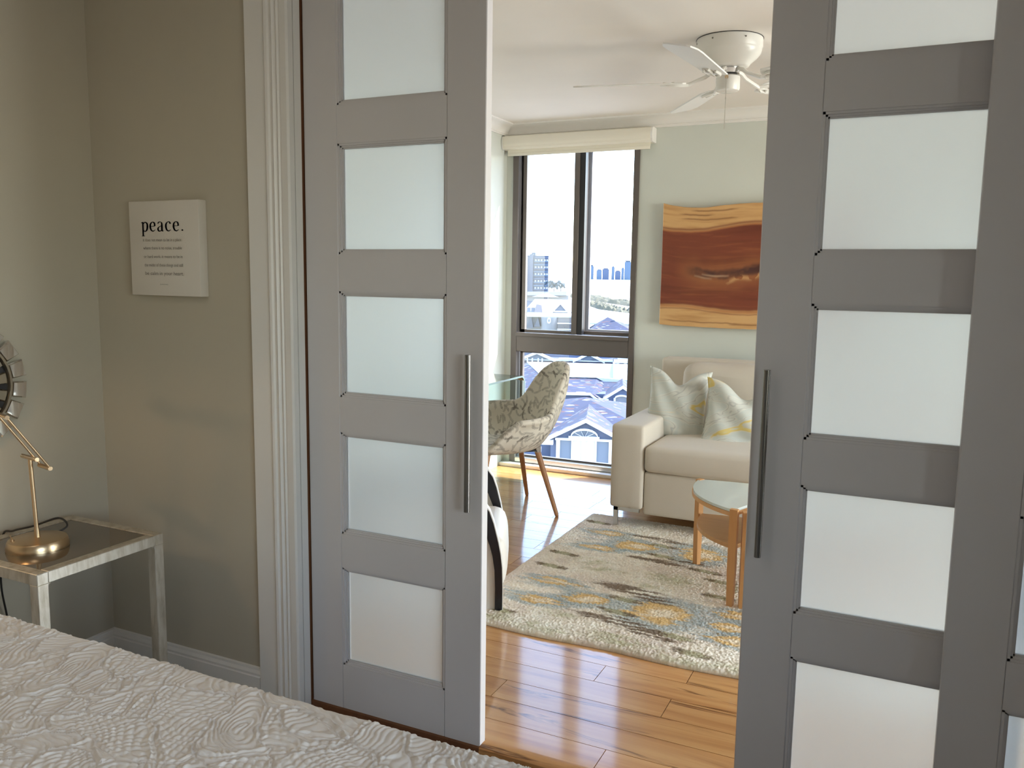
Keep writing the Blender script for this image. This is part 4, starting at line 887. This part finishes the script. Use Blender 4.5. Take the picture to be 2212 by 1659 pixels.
grid_faces(b, Va); grid_faces(b, Vb); obj('glass_sheet', b, M['deskglass'], de, True)
for xx in (-2.367, -2.735):
    b = B(); A_ = [[b.verts.new((xx, y, z)), b.verts.new((xx, y2, z2))] for (y, z), (y2, z2) in zip(po, pi_)]
    A2 = [[b.verts.new((xx+.002, y, z)), b.verts.new((xx+.002, y2, z2))] for (y, z), (y2, z2) in zip(po, pi_)]
    grid_faces(b, A_); grid_faces(b, A2)
    for k_ in (0, 1): grid_faces(b, [[p[k_], q_[k_]] for p, q_ in zip(A_, A2)])
    obj('glass_edge', b, M['glassedge'], de)['label'] = 'pale green polished glass edge'

# ---- white lounge chair with black bentwood sides, behind the left door
lo_ = thing('lounge_chair', 'white leather lounge chair with black bentwood sides behind the left door', 'chair', (-1.486, 3.045, RZ-.005)); lo_['_local'] = 1
lo_.rotation_euler = (0, 0, yaw)
prof = [(0, 0), (0, .10), (-.003, .19), (-.010, .25), (-.020, .30), (-.040, .38), (-.058, .43), (-.090, .475), (-.15, .525), (-.24, .56), (-.36, .58), (-.50, .59), (-.60, .56), (-.655, .48), (-.675, .35), (-.68, .18), (-.68, 0)]
inn_ = [(-.031, 0), (-.031, .10), (-.034, .18), (-.043, .24), (-.055, .285), (-.078, .345), (-.10, .385), (-.13, .425), (-.18, .465), (-.26, .497), (-.36, .515), (-.48, .522), (-.56, .50), (-.60, .45), (-.622, .33), (-.63, .18), (-.63, 0)]
for yy, nm_ in ((0, 'near'), (.60, 'far')):
    b = B(); th = .045
    for (p, q_), (p2, q2) in zip(zip(prof, inn_), zip(prof[1:], inn_[1:])):
        prism(b, [(p[0], yy, p[1]), (p2[0], yy, p2[1]), (q2[0], yy, q2[1]), (q_[0], yy, q_[1])], (0, th, 0))
    bmesh.ops.remove_doubles(b, verts=b.verts, dist=1e-5); sd_ = obj('side_frame', b, M['blackgloss'], lo_, world=False); sd_['label'] = 'black bentwood side frame'
    b = B(); tr = [(x+.003, z+.003) for x, z in prof]
    for (p, q_), (p2, q2) in zip(zip(tr, prof), zip(tr[1:], prof[1:])): prism(b, [(p[0], yy-.001, p[1]), (p2[0], yy-.001, p2[1]), (q2[0], yy-.001, q2[1]), (q_[0], yy-.001, q_[1])], (0, th+.002, 0))
    obj('edge_trim', b, M['white'], sd_, world=False)
    b = B(); prism(b, [(x, yy+.012, z) for x, z in inn_], (0, .022, 0)); obj('side_panel', b, M['leather'], lo_, world=False)
b = soft_box((-.60, .05, .06), (.006, .595, .300), .05, (.018, 0, .014)); obj('seat_cushion', b, M['leather'], lo_, True, world=False)
b = soft_box((-.67, .05, .28), (-.50, .595, .72), .05, (.02, 0, .02)); obj('back_cushion', b, M['leather'], lo_, True, world=False)
b = soft_box((-.58, .052, .004), (-.012, .593, .14), .02); obj('seat_base', b, M['leather'], lo_, True, world=False)

# ================================================================== OUTSIDE, seen from a high floor
AZ = math.radians(18.9); UR = Vector((math.cos(AZ), math.sin(AZ), 0)); UB = Vector((-math.sin(AZ), math.cos(AZ), 0))
def siding(name, col): return paint(name, col, .8, .1, 4, .05)
def shingle(name, c1, c2, c3, scale):
    m = mat(name, c1, .85); k = N(m); c = k.coords((scale*.35, scale, scale)); v = k.n('TexVoronoi'); v.inputs['Scale'].default_value = 1; k.l(c.outputs[0], v.inputs['Vector'])
    sx = k.n('SeparateColor'); k.l(v.outputs['Color'], sx.inputs[0])
    k.col(k.ramp(sx.outputs[0], [(0, c1), (.62, tuple(x*1.25 for x in c1)), (.72, c2), (.84, c3), (.92, c1)]).outputs[0])
    k.t.nodes[-1]; 
    for nd in k.t.nodes:
        if nd.type == 'VALTORGB': nd.color_ramp.interpolation = 'CONSTANT'
    return m
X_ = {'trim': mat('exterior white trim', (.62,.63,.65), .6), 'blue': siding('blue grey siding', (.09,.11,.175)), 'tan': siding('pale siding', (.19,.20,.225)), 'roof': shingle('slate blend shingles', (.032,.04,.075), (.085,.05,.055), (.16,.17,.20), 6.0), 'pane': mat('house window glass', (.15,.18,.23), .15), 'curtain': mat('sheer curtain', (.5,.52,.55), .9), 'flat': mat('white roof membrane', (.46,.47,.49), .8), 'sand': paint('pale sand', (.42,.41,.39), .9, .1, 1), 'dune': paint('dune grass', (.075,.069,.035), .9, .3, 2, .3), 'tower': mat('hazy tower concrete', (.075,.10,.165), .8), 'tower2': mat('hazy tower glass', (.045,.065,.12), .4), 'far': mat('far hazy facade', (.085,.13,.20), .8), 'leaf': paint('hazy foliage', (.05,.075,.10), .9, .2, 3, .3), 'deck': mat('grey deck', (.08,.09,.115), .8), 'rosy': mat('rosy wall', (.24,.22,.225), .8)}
def hs(name, label, u, w, z, cat='house', group='houses below the window'):
    e = thing(name, label, cat, UR*u+UB*w+Vector((0, 0, z)), group); e.rotation_euler = (0, 0, AZ); e['_local'] = 1; e['_o'] = (u, w, z); return e
def hp(e, name, bm, m):
    u, w, z = e['_o']; bmesh.ops.translate(bm, verts=bm.verts, vec=(-u, -w, -z)); return obj(name, bm, m, e, world=False)
def hbox(e, name, lo, hi, m): b = B(); box(b, lo, hi); return hp(e, name, b, m)
def strip(b, pts, hw, y0, y1):
    """thick band following a polyline in the facade plane (u,z)"""
    for (a, z1), (c_, z2) in zip(pts, pts[1:]): prism(b, [(a, y0, z1-hw), (c_, y0, z2-hw), (c_, y0, z2+hw), (a, y0, z1+hw)], (0, y1-y0, 0))
GZ = -22
g_ = bobj('ground', (-3500, 12, GZ-1), (1500, 9000, GZ), X_['sand'], kind='structure')
# nearest house: gable with fanlight and sliding windows
h = hs('beach_house', 'blue-grey gabled house with fanlight and white sliding windows, nearest below', -1.2, 48, GZ)
hbox(h, 'wall', (-5.2, 45, GZ), (2.9, 56, -7.15), X_['blue'])
b = B(); prism(b, [(-3.0, 44, GZ), (.75, 44, GZ), (.75, 44, -7.1), (-1.15, 44, -6.12), (-3.0, 44, -7.1)], (0, 2.5, 0)); hp(h, 'gable_wall', b, X_['blue'])
b = B(); pk = (-1.43, 50, -5.77)
for q_ in (((-5.6, 44.9, -7.2), (3.2, 44.9, -7.2)), ((3.2, 44.9, -7.2), (3.2, 56.4, -7.2)), ((3.2, 56.4, -7.2), (-5.6, 56.4, -7.2)), ((-5.6, 56.4, -7.2), (-5.6, 44.9, -7.2))): prism(b, [q_[0], q_[1], pk], (0, 0, -.12))
hp(h, 'roof', b, X_['roof'])
for sx, ex in ((-1, -3.35), (1, 1.05)):
    b = B(); prism(b, [(-1.15, 43.7, -6.02), (ex, 43.7, -7.15), (ex, 47.2, -7.15), (-1.15, 49.2, -6.02)], (0, 0, -.1)); hp(h, 'gable_roof', b, X_['roof'])
b = B(); strip(b, [(-3.35, -7.24), (-1.15, -6.11), (1.05, -7.24)], .10, 43.62, 43.75); box(b, (-3.45, 43.6, -7.45), (-2.85, 44.0, -7.2)); hp(h, 'bargeboard', b, X_['trim'])
b = B(); strip(b, [(-2.75, -7.17), (.3, -7.17)], .06, 43.85, 44.02)
for xx in (-2.6, .18): box(b, (xx-.1, 43.88, -8.6), (xx+.1, 44.02, -7.2))
for xx in (-1.855, -.60): box(b, (xx-.045, 43.9, -8.55), (xx+.045, 44.02, -7.25))
box(b, (-1.36, 43.9, -8.55), (-1.14, 44.02, -7.25)); box(b, (-2.6, 43.9, -8.62), (.2, 44.02, -8.48)); wf = hp(h, 'window_frame', b, X_['trim'])
for xa, xb, cu_ in ((-2.5, -1.9, 0), (-1.81, -1.36, 1), (-1.14, -.645, 1), (-.555, .08, 0)):
    hbox(h, 'pane', (xa, 43.97, -8.5), (xb, 43.99, -7.26), X_['curtain'] if cu_ else X_['pane'])
arc = [(-1.22+.72*math.cos(PI*i/10), -7.08+.42*math.sin(PI*i/10)) for i in range(11)]
b = B(); strip(b, [(x+0, z+.04) for x, z in arc], .055, 43.86, 44.0); box(b, (-2.05, 43.86, -7.12), (-.42, 44.0, -6.99))
for i in (2, 4, 5, 6, 8): strip(b, [(-1.22+.6*math.cos(PI*i/10), -7.05+.36*math.sin(PI*i/10)), (-1.22+.02*math.cos(PI*i/10), -7.05)], .012, 43.9, 43.97)
hp(h, 'fanlight_frame', b, X_['trim']); b = B(); prism(b, [(x, 43.985, z) for x, z in arc], (0, .012, 0)); hp(h, 'fanlight_pane', b, X_['pane'])
b = B()
for i in range(9): box(b, (-5.0+i*.26, 43.2, -9.2), (-4.94+i*.26, 43.26, -8.2))
box(b, (-5.1, 43.18, -8.22), (-2.9, 43.28, -8.14)); box(b, (-5.1, 43.1, -9.3), (-2.9, 45, -9.18)); hp(h, 'deck_railing', b, X_['trim'])
# second house: long eave, valley, dormer, white flat roof behind
h = hs('beach_house', 'slate-roofed house with wide white flat roof and arched dormer window', -1.5, 68, GZ)
hbox(h, 'wall', (-9, 62.2, GZ), (5.5, 78, -7.25), X_['blue'])
b = B(); prism(b, [(-6.2, 61.8, -7.2), (-1.3, 61.8, -7.16), (-.5, 61.8, -7.62), (-.5, 66, -6.75), (-1.0, 66, -6.5), (-5.2, 66, -6.5)], (0, 0, -.1)); prism(b, [(-.5, 61.8, -7.62), (5.5, 61.8, -7.55), (5.5, 66, -6.8), (-.5, 66, -6.8)], (0, 0, -.1)); prism(b, [(-6.2, 61.8, -7.2), (-5.2, 66, -6.5), (-7.6, 76, -6.5), (-9.6, 70, -7.4)], (0, 0, -.1)); hp(h, 'roof', b, X_['roof'])
b = B(); strip(b, [(-6.2, -7.27), (-1.37, -7.22), (-.84, -7.62), (.15, -7.6)], .085, 61.6, 61.85); box(b, (-.7, 61.6, -8.2), (-.6, 61.7, -7.6)); hp(h, 'fascia', b, X_['trim'])
b = B(); prism(b, [(-5.3, 66, -6.5), (-1.1, 66, -6.48), (-.5, 66, -6.80), (4.5, 66, -6.76), (4.5, 76, -6.40), (-7.5, 76, -6.40)], (0, 0, -.25)); hp(h, 'flat_roof', b, X_['flat'])
b = B(); box(b, (.3, 66.5, -6.75), (.42, 76, -6.2)); box(b, (.3, 71.2, -6.6), (3.4, 71.3, -6.2)); hp(h, 'parapet', b, X_['trim'])
b = B(); prism(b, [(-.15, 60.8, -8.6), (2.15, 60.8, -8.6), (2.15, 60.8, -7.25), (1.0, 60.8, -6.55), (-.15, 60.8, -7.25)], (0, 3.5, 0)); hp(h, 'dormer_wall', b, X_['blue'])
b = B(); strip(b, [(-.4, -7.42), (1.0, -6.5), (2.4, -7.42)], .10, 60.6, 60.85); box(b, (-.55, 60.6, -7.55), (.0, 60.85, -7.38)); hp(h, 'dormer_trim', b, X_['trim'])
for ex in (-.4, 2.4):
    b = B(); prism(b, [(1.0, 60.7, -6.42), (ex, 60.7, -7.36), (ex, 64, -7.36), (1.0, 65.5, -6.42)], (0, 0, -.08)); hp(h, 'dormer_roof', b, X_['roof'])
arc2 = [(.94+.5*math.cos(PI*i/8), -7.33+.22*math.sin(PI*i/8)) for i in range(9)]
b = B(); strip(b, arc2, .06, 60.62, 60.79); box(b, (.36, 60.62, -8.05), (.5, 60.79, -7.3)); box(b, (1.38, 60.62, -8.05), (1.52, 60.79, -7.3)); box(b, (.32, 60.6, -8.14), (1.56, 60.79, -8.02)); fr_ = hp(h, 'dormer_window_frame', b, X_['trim'])
b = B(); prism(b, [(.48, 60.77, -8.05), (1.40, 60.77, -8.05)]+[(x, 60.77, z) for x, z in arc2[1:-1]], (0, .02, 0)); hp(h, 'dormer_pane', b, X_['tan'])
# third row
h = hs('beach_house', 'blue-sided house with two white gables beyond the flat roof', -3, 90, GZ)
hbox(h, 'wall', (-10.5, 86, GZ), (.3, 96, -6.3), X_['blue']); b = B(); prism(b, [(-9.8, 85.5, -6.95), (.3, 85.5, -6.9), (.3, 93, -5.6), (-8.5, 93, -5.6)], (0, 0, -.1)); hp(h, 'roof', b, X_['blue'])
for cu_, pz_, hw_ in ((-7.35, -6.35, 1.6), (-2.1, -6.35, 1.3)):
    b = B(); prism(b, [(cu_-hw_, 84.9, -7.05), (cu_+hw_, 84.9, -7.05), (cu_, 84.9, pz_)], (0, 3, 0)); hp(h, 'gable_wall', b, X_['pane'])
    b = B(); strip(b, [(cu_-hw_-.3, -7.15), (cu_, pz_), (cu_+hw_+.3, -7.15)], .13, 84.6, 84.95); hp(h, 'gable_trim', b, X_['trim'])
b = B(); strip(b, [(-9.8, -7.08), (.3, -7.05)], .10, 84.9, 85.6); box(b, (-5.1, 84.7, -7.0), (-2.9, 85.2, -6.85)); hp(h, 'fascia', b, X_['trim'])
b = B()
for xx in (-8.3, -7.8, -7.2, -6.8): box(b, (xx-.06, 84.5, -8), (xx+.06, 84.7, -6.9))
hp(h, 'porch_post', b, X_['trim'])
h = hs('beach_house', 'white-columned porch tower at the right of the lower window', 2.2, 82, GZ)
hbox(h, 'wall', (.75, 82, GZ), (4.4, 88, -6.7), X_['blue']); b = B(); strip(b, [(.4, -6.72), (4.6, -6.7)], .14, 81.3, 82.1)
for xx in (.8, 1.5, 2.2, 2.9, 3.6): box(b, (xx-.13, 81.7, -8.1), (xx+.13, 82.0, -6.7))
box(b, (.5, 81.4, -8.25), (4.5, 82, -8.05)); hp(h, 'porch_frame', b, X_['trim'])
for xx in (1.0, 1.7, 2.4, 3.1): hbox(h, 'pane', (xx-.05, 81.93, -7.9), (xx+.35, 81.97, -6.95), X_['pane'])
# upper window: turret house, gabled white house, grey roof band, shingle pyramid, tower, skyline
h = hs('beach_house', 'pale house with round turret and small oval window', -9, 124, GZ, group='pale houses farther off')
b = B(); rod(b, (-8.95, 123, GZ), (-8.95, 123, -4.62), 1.28, n=28); hp(h, 'turret', b, X_['tan'])
b = B(); lathe(b, [(0, 0), (.16, 0), (.16, .05), (0, .05)], (0, 0, 0), 20); bmesh.ops.rotate(b, verts=b.verts, cent=(0,0,0), matrix=Matrix.Rotation(PI/2, 3, 'X'))
for v in b.verts: v.co = Vector((v.co.x-8.9, v.co.y+121.7, v.co.z*1.7-5.05))
hp(h, 'oval_pane', b, X_['pane'])
b = B(); lathe(b, [(.14, 0), (.27, 0), (.27, .06), (.14, .06)], (0, 0, 0), 20); bmesh.ops.rotate(b, verts=b.verts, cent=(0,0,0), matrix=Matrix.Rotation(PI/2, 3, 'X'))
for v in b.verts: v.co = Vector((v.co.x-8.9, v.co.y+121.7, v.co.z*1.6-5.05))
hp(h, 'oval_frame', b, X_['trim'])
hbox(h, 'wall', (-12.6, 123, GZ), (-5.2, 132, -4.55), X_['tan']); hbox(h, 'balcony_back', (-7.7, 122.6, -6.5), (-5.3, 123, -4.6), X_['rosy'])
b = B(); box(b, (-7.7, 121.8, -5.5), (-5.2, 121.95, -5.35)); box(b, (-7.7, 121.8, -6.35), (-5.2, 121.95, -6.2)); hp(h, 'balcony_rail', b, X_['trim'])
b = B()
for i in range(12): box(b, (-7.65+i*.2, 121.85, -6.3), (-7.58+i*.2, 121.92, -5.4))
hp(h, 'baluster', b, X_['deck'])['kind'] = 'stuff'
b = B(); prism(b, [(-12.4, 122, -6.2), (-11.2, 122, -6.2), (-11.55, 122.4, -4.6)], (0, 2, .3)); prism(b, [(-11.1, 122, -6.0), (-10.2, 122, -6.0), (-10.55, 122.3, -4.7)], (0, 2, .3)); hp(h, 'roof', b, X_['deck'])
hbox(h, 'flat_roof', (-12.8, 122.4, -4.6), (-5, 132, -4.4), X_['flat'])
h = hs('beach_house', 'white house with pointed gable and arched window trim far off', -10.5, 165, GZ, group='pale houses farther off')
hbox(h, 'wall', (-16.5, 161, GZ), (-7.4, 172, -5.3), X_['flat']); b = B(); prism(b, [(-16.6, 160.8, -5.4), (-7.3, 160.8, -5.4), (-7.3, 168, -3.3), (-15.2, 168, -3.3)], (0, 0, -.15)); hp(h, 'roof', b, X_['flat'])
b = B(); prism(b, [(-11.2, 160, -5.6), (-8.0, 160, -5.6), (-9.57, 160, -3.95)], (0, 5, 0)); hp(h, 'gable_wall', b, X_['tan'])
b = B(); strip(b, [(-11.3, -5.65), (-9.57, -3.8), (-7.9, -5.65)], .16, 159.6, 160); strip(b, [(-10.8, -5.3), (-8.3, -5.3)], .12, 159.7, 160); hp(h, 'gable_trim', b, X_['trim'])
b = B(); prism(b, [(-14.6, 160.2, -5.6), (-13.0, 160.2, -5.6), (-13.2, 160.2, -4.2), (-14.2, 160.2, -4.0)], (0, 3, 0)); hp(h, 'dormer', b, X_['rosy'])
for xx in (-16.0, -15.2): hbox(h, 'pane', (xx, 160.7, -5.6), (xx+.65, 160.95, -4.7), X_['pane'])
h = hs('long_building', 'long low building with grey roof seen in the left upper pane', -19, 256, GZ, 'building')
hbox(h, 'wall', (-27, 252, GZ), (-12.8, 262, -4.4), X_['tan']); b = B(); prism(b, [(-27.5, 250, -4.5), (-13.3, 250, -4.3), (-13.6, 258, -3.3), (-27.2, 258, -3.6)], (0, 0, -.2)); hp(h, 'roof', b, X_['deck'])
b = B(); prism(b, [(-23.5, 249.4, -4.9), (-15.5, 249.4, -4.9), (-19.3, 249.4, -3.72)], (0, 2, 0)); hp(h, 'white_gable', b, X_['flat'])
h = hs('beach_house', 'house with slate pyramid roof and white deck in the right upper pane', 0, 114, GZ, group='pale houses farther off')
hbox(h, 'wall', (-4.5, 112.5, GZ), (4, 122, -5.9), X_['tan']); b = B(); pk = (-.45, 113.5, -3.98)
for q_ in (((-2.9, 109.5, -6.0), (3.6, 109.5, -5.95)), ((3.6, 109.5, -5.95), (3.6, 117, -5.6)), ((3.6, 117, -5.6), (-2.9, 117, -5.6)), ((-2.9, 117, -5.6), (-2.9, 109.5, -6.0))): prism(b, [q_[0], q_[1], pk], (0, 0, -.1))
hp(h, 'roof', b, X_['roof']); b = B(); prism(b, [(-4.6, 115, -4.9), (4.2, 115, -4.9), (4.2, 124, -4.05), (-4.6, 124, -3.1)], (0, 0, -.2)); hp(h, 'white_deck', b, X_['flat'])
hbox(h, 'chimney', (.55, 112.6, -4.6), (.75, 112.8, -3.7), X_['trim'])
# dune strips with grass
def dune(label, poly, seed):
    P = [UR*a+UB*b_ for a, b_ in poly]; b = B(); n_ = 26; rows = []
    r_ = random.Random(seed)
    for i in range(n_):
        t_ = i/(n_-1); row = []
        for j in range(9):
            s = j/8; p = (P[0].lerp(P[1], t_)).lerp(P[3].lerp(P[2], t_), s); ed = min(t_, 1-t_, s, 1-s)
            row.append(b.verts.new(p+Vector((0, 0, GZ+.05+(0 if ed < .01 else 1.0+2.6*r_.random())))))
        rows.append(row)
    grid_faces(b, rows); bmesh.ops.translate(b, verts=b.verts, vec=-(P[0]+Vector((0, 0, GZ)))); o = obj('dune', b, X_['dune']); o.location = P[0]+Vector((0, 0, GZ)); tag(o, label, 'dune', 'grassy dunes by the beach')
dune('grassy dune ridge farthest along the white beach', [(-50, 940), (18, 660), (18, 745), (-45, 1120)], 1)
dune('broad olive dune nearest the white deck', [(-21, 690), (14, 450), (14, 580), (-16, 735)], 2)
# hazy apartment tower
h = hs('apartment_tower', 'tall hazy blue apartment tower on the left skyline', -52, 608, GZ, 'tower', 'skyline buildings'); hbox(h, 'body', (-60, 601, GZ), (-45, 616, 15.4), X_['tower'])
for i in range(12):
    z = 13.8-i*2.45; hbox(h, 'balcony', (-55.5, 599.8, z-.45), (-45.2, 601.2, z+.2), X_['far'] if i % 3 else X_['tower'])
    b = B()
    for xx in (-54.8, -52.6, -50.6, -48.2, -46.6): box(b, (xx, 600.8, z+.25), (xx+1.1, 601.1, z+1.3))
    hp(h, 'window_row', b, X_['flat'] if i % 2 else X_['tower2'])
hbox(h, 'shaft', (-58.6, 599.5, GZ), (-55.9, 602, 16.4), X_['tower2']); hbox(h, 'roof_plant', (-57.4, 603, 15.4), (-54.8, 609, 17.6), X_['tower'])
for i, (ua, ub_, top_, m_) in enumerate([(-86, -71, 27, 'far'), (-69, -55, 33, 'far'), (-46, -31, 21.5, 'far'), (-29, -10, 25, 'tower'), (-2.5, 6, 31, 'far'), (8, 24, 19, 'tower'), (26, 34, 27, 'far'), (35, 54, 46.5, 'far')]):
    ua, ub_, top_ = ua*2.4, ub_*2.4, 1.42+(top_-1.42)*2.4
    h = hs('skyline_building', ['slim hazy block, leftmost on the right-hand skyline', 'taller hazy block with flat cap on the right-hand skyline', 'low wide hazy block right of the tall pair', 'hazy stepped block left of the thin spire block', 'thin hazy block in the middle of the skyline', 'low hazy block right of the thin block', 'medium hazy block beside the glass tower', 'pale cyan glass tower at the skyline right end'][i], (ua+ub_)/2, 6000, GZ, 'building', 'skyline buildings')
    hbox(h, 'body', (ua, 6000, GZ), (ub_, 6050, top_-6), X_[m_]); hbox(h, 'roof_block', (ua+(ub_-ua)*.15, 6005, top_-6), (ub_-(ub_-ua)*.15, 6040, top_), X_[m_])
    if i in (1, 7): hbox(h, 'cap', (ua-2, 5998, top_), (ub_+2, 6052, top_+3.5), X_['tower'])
for i, (uu, ww_, s_i) in enumerate([(-34, 500, 2.6), (-30.5, 510, 2.0), (-39, 520, 2.2)]):
    r_ = random.Random(i); b = B()
    for k_ in range(16): bmesh.ops.create_icosphere(b, subdivisions=1, radius=s_i*r_.uniform(.28, .5), matrix=Matrix.Translation((uu+r_.uniform(-1, 1)*s_i*1.2, ww_+r_.uniform(-1, 1)*s_i, GZ+17.5+r_.uniform(-.6, 1)*s_i)))
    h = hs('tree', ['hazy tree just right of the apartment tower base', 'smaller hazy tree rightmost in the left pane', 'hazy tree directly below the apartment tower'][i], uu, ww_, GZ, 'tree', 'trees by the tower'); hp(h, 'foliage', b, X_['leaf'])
    b = B(); rod(b, (uu, ww_, GZ), (uu, ww_, GZ+17.2), .5, .2, 8); hp(h, 'trunk', b, X_['deck'])
for o in bpy.data.objects:
    for k_ in ('_local', '_o'):
        if k_ in o: del o[k_]
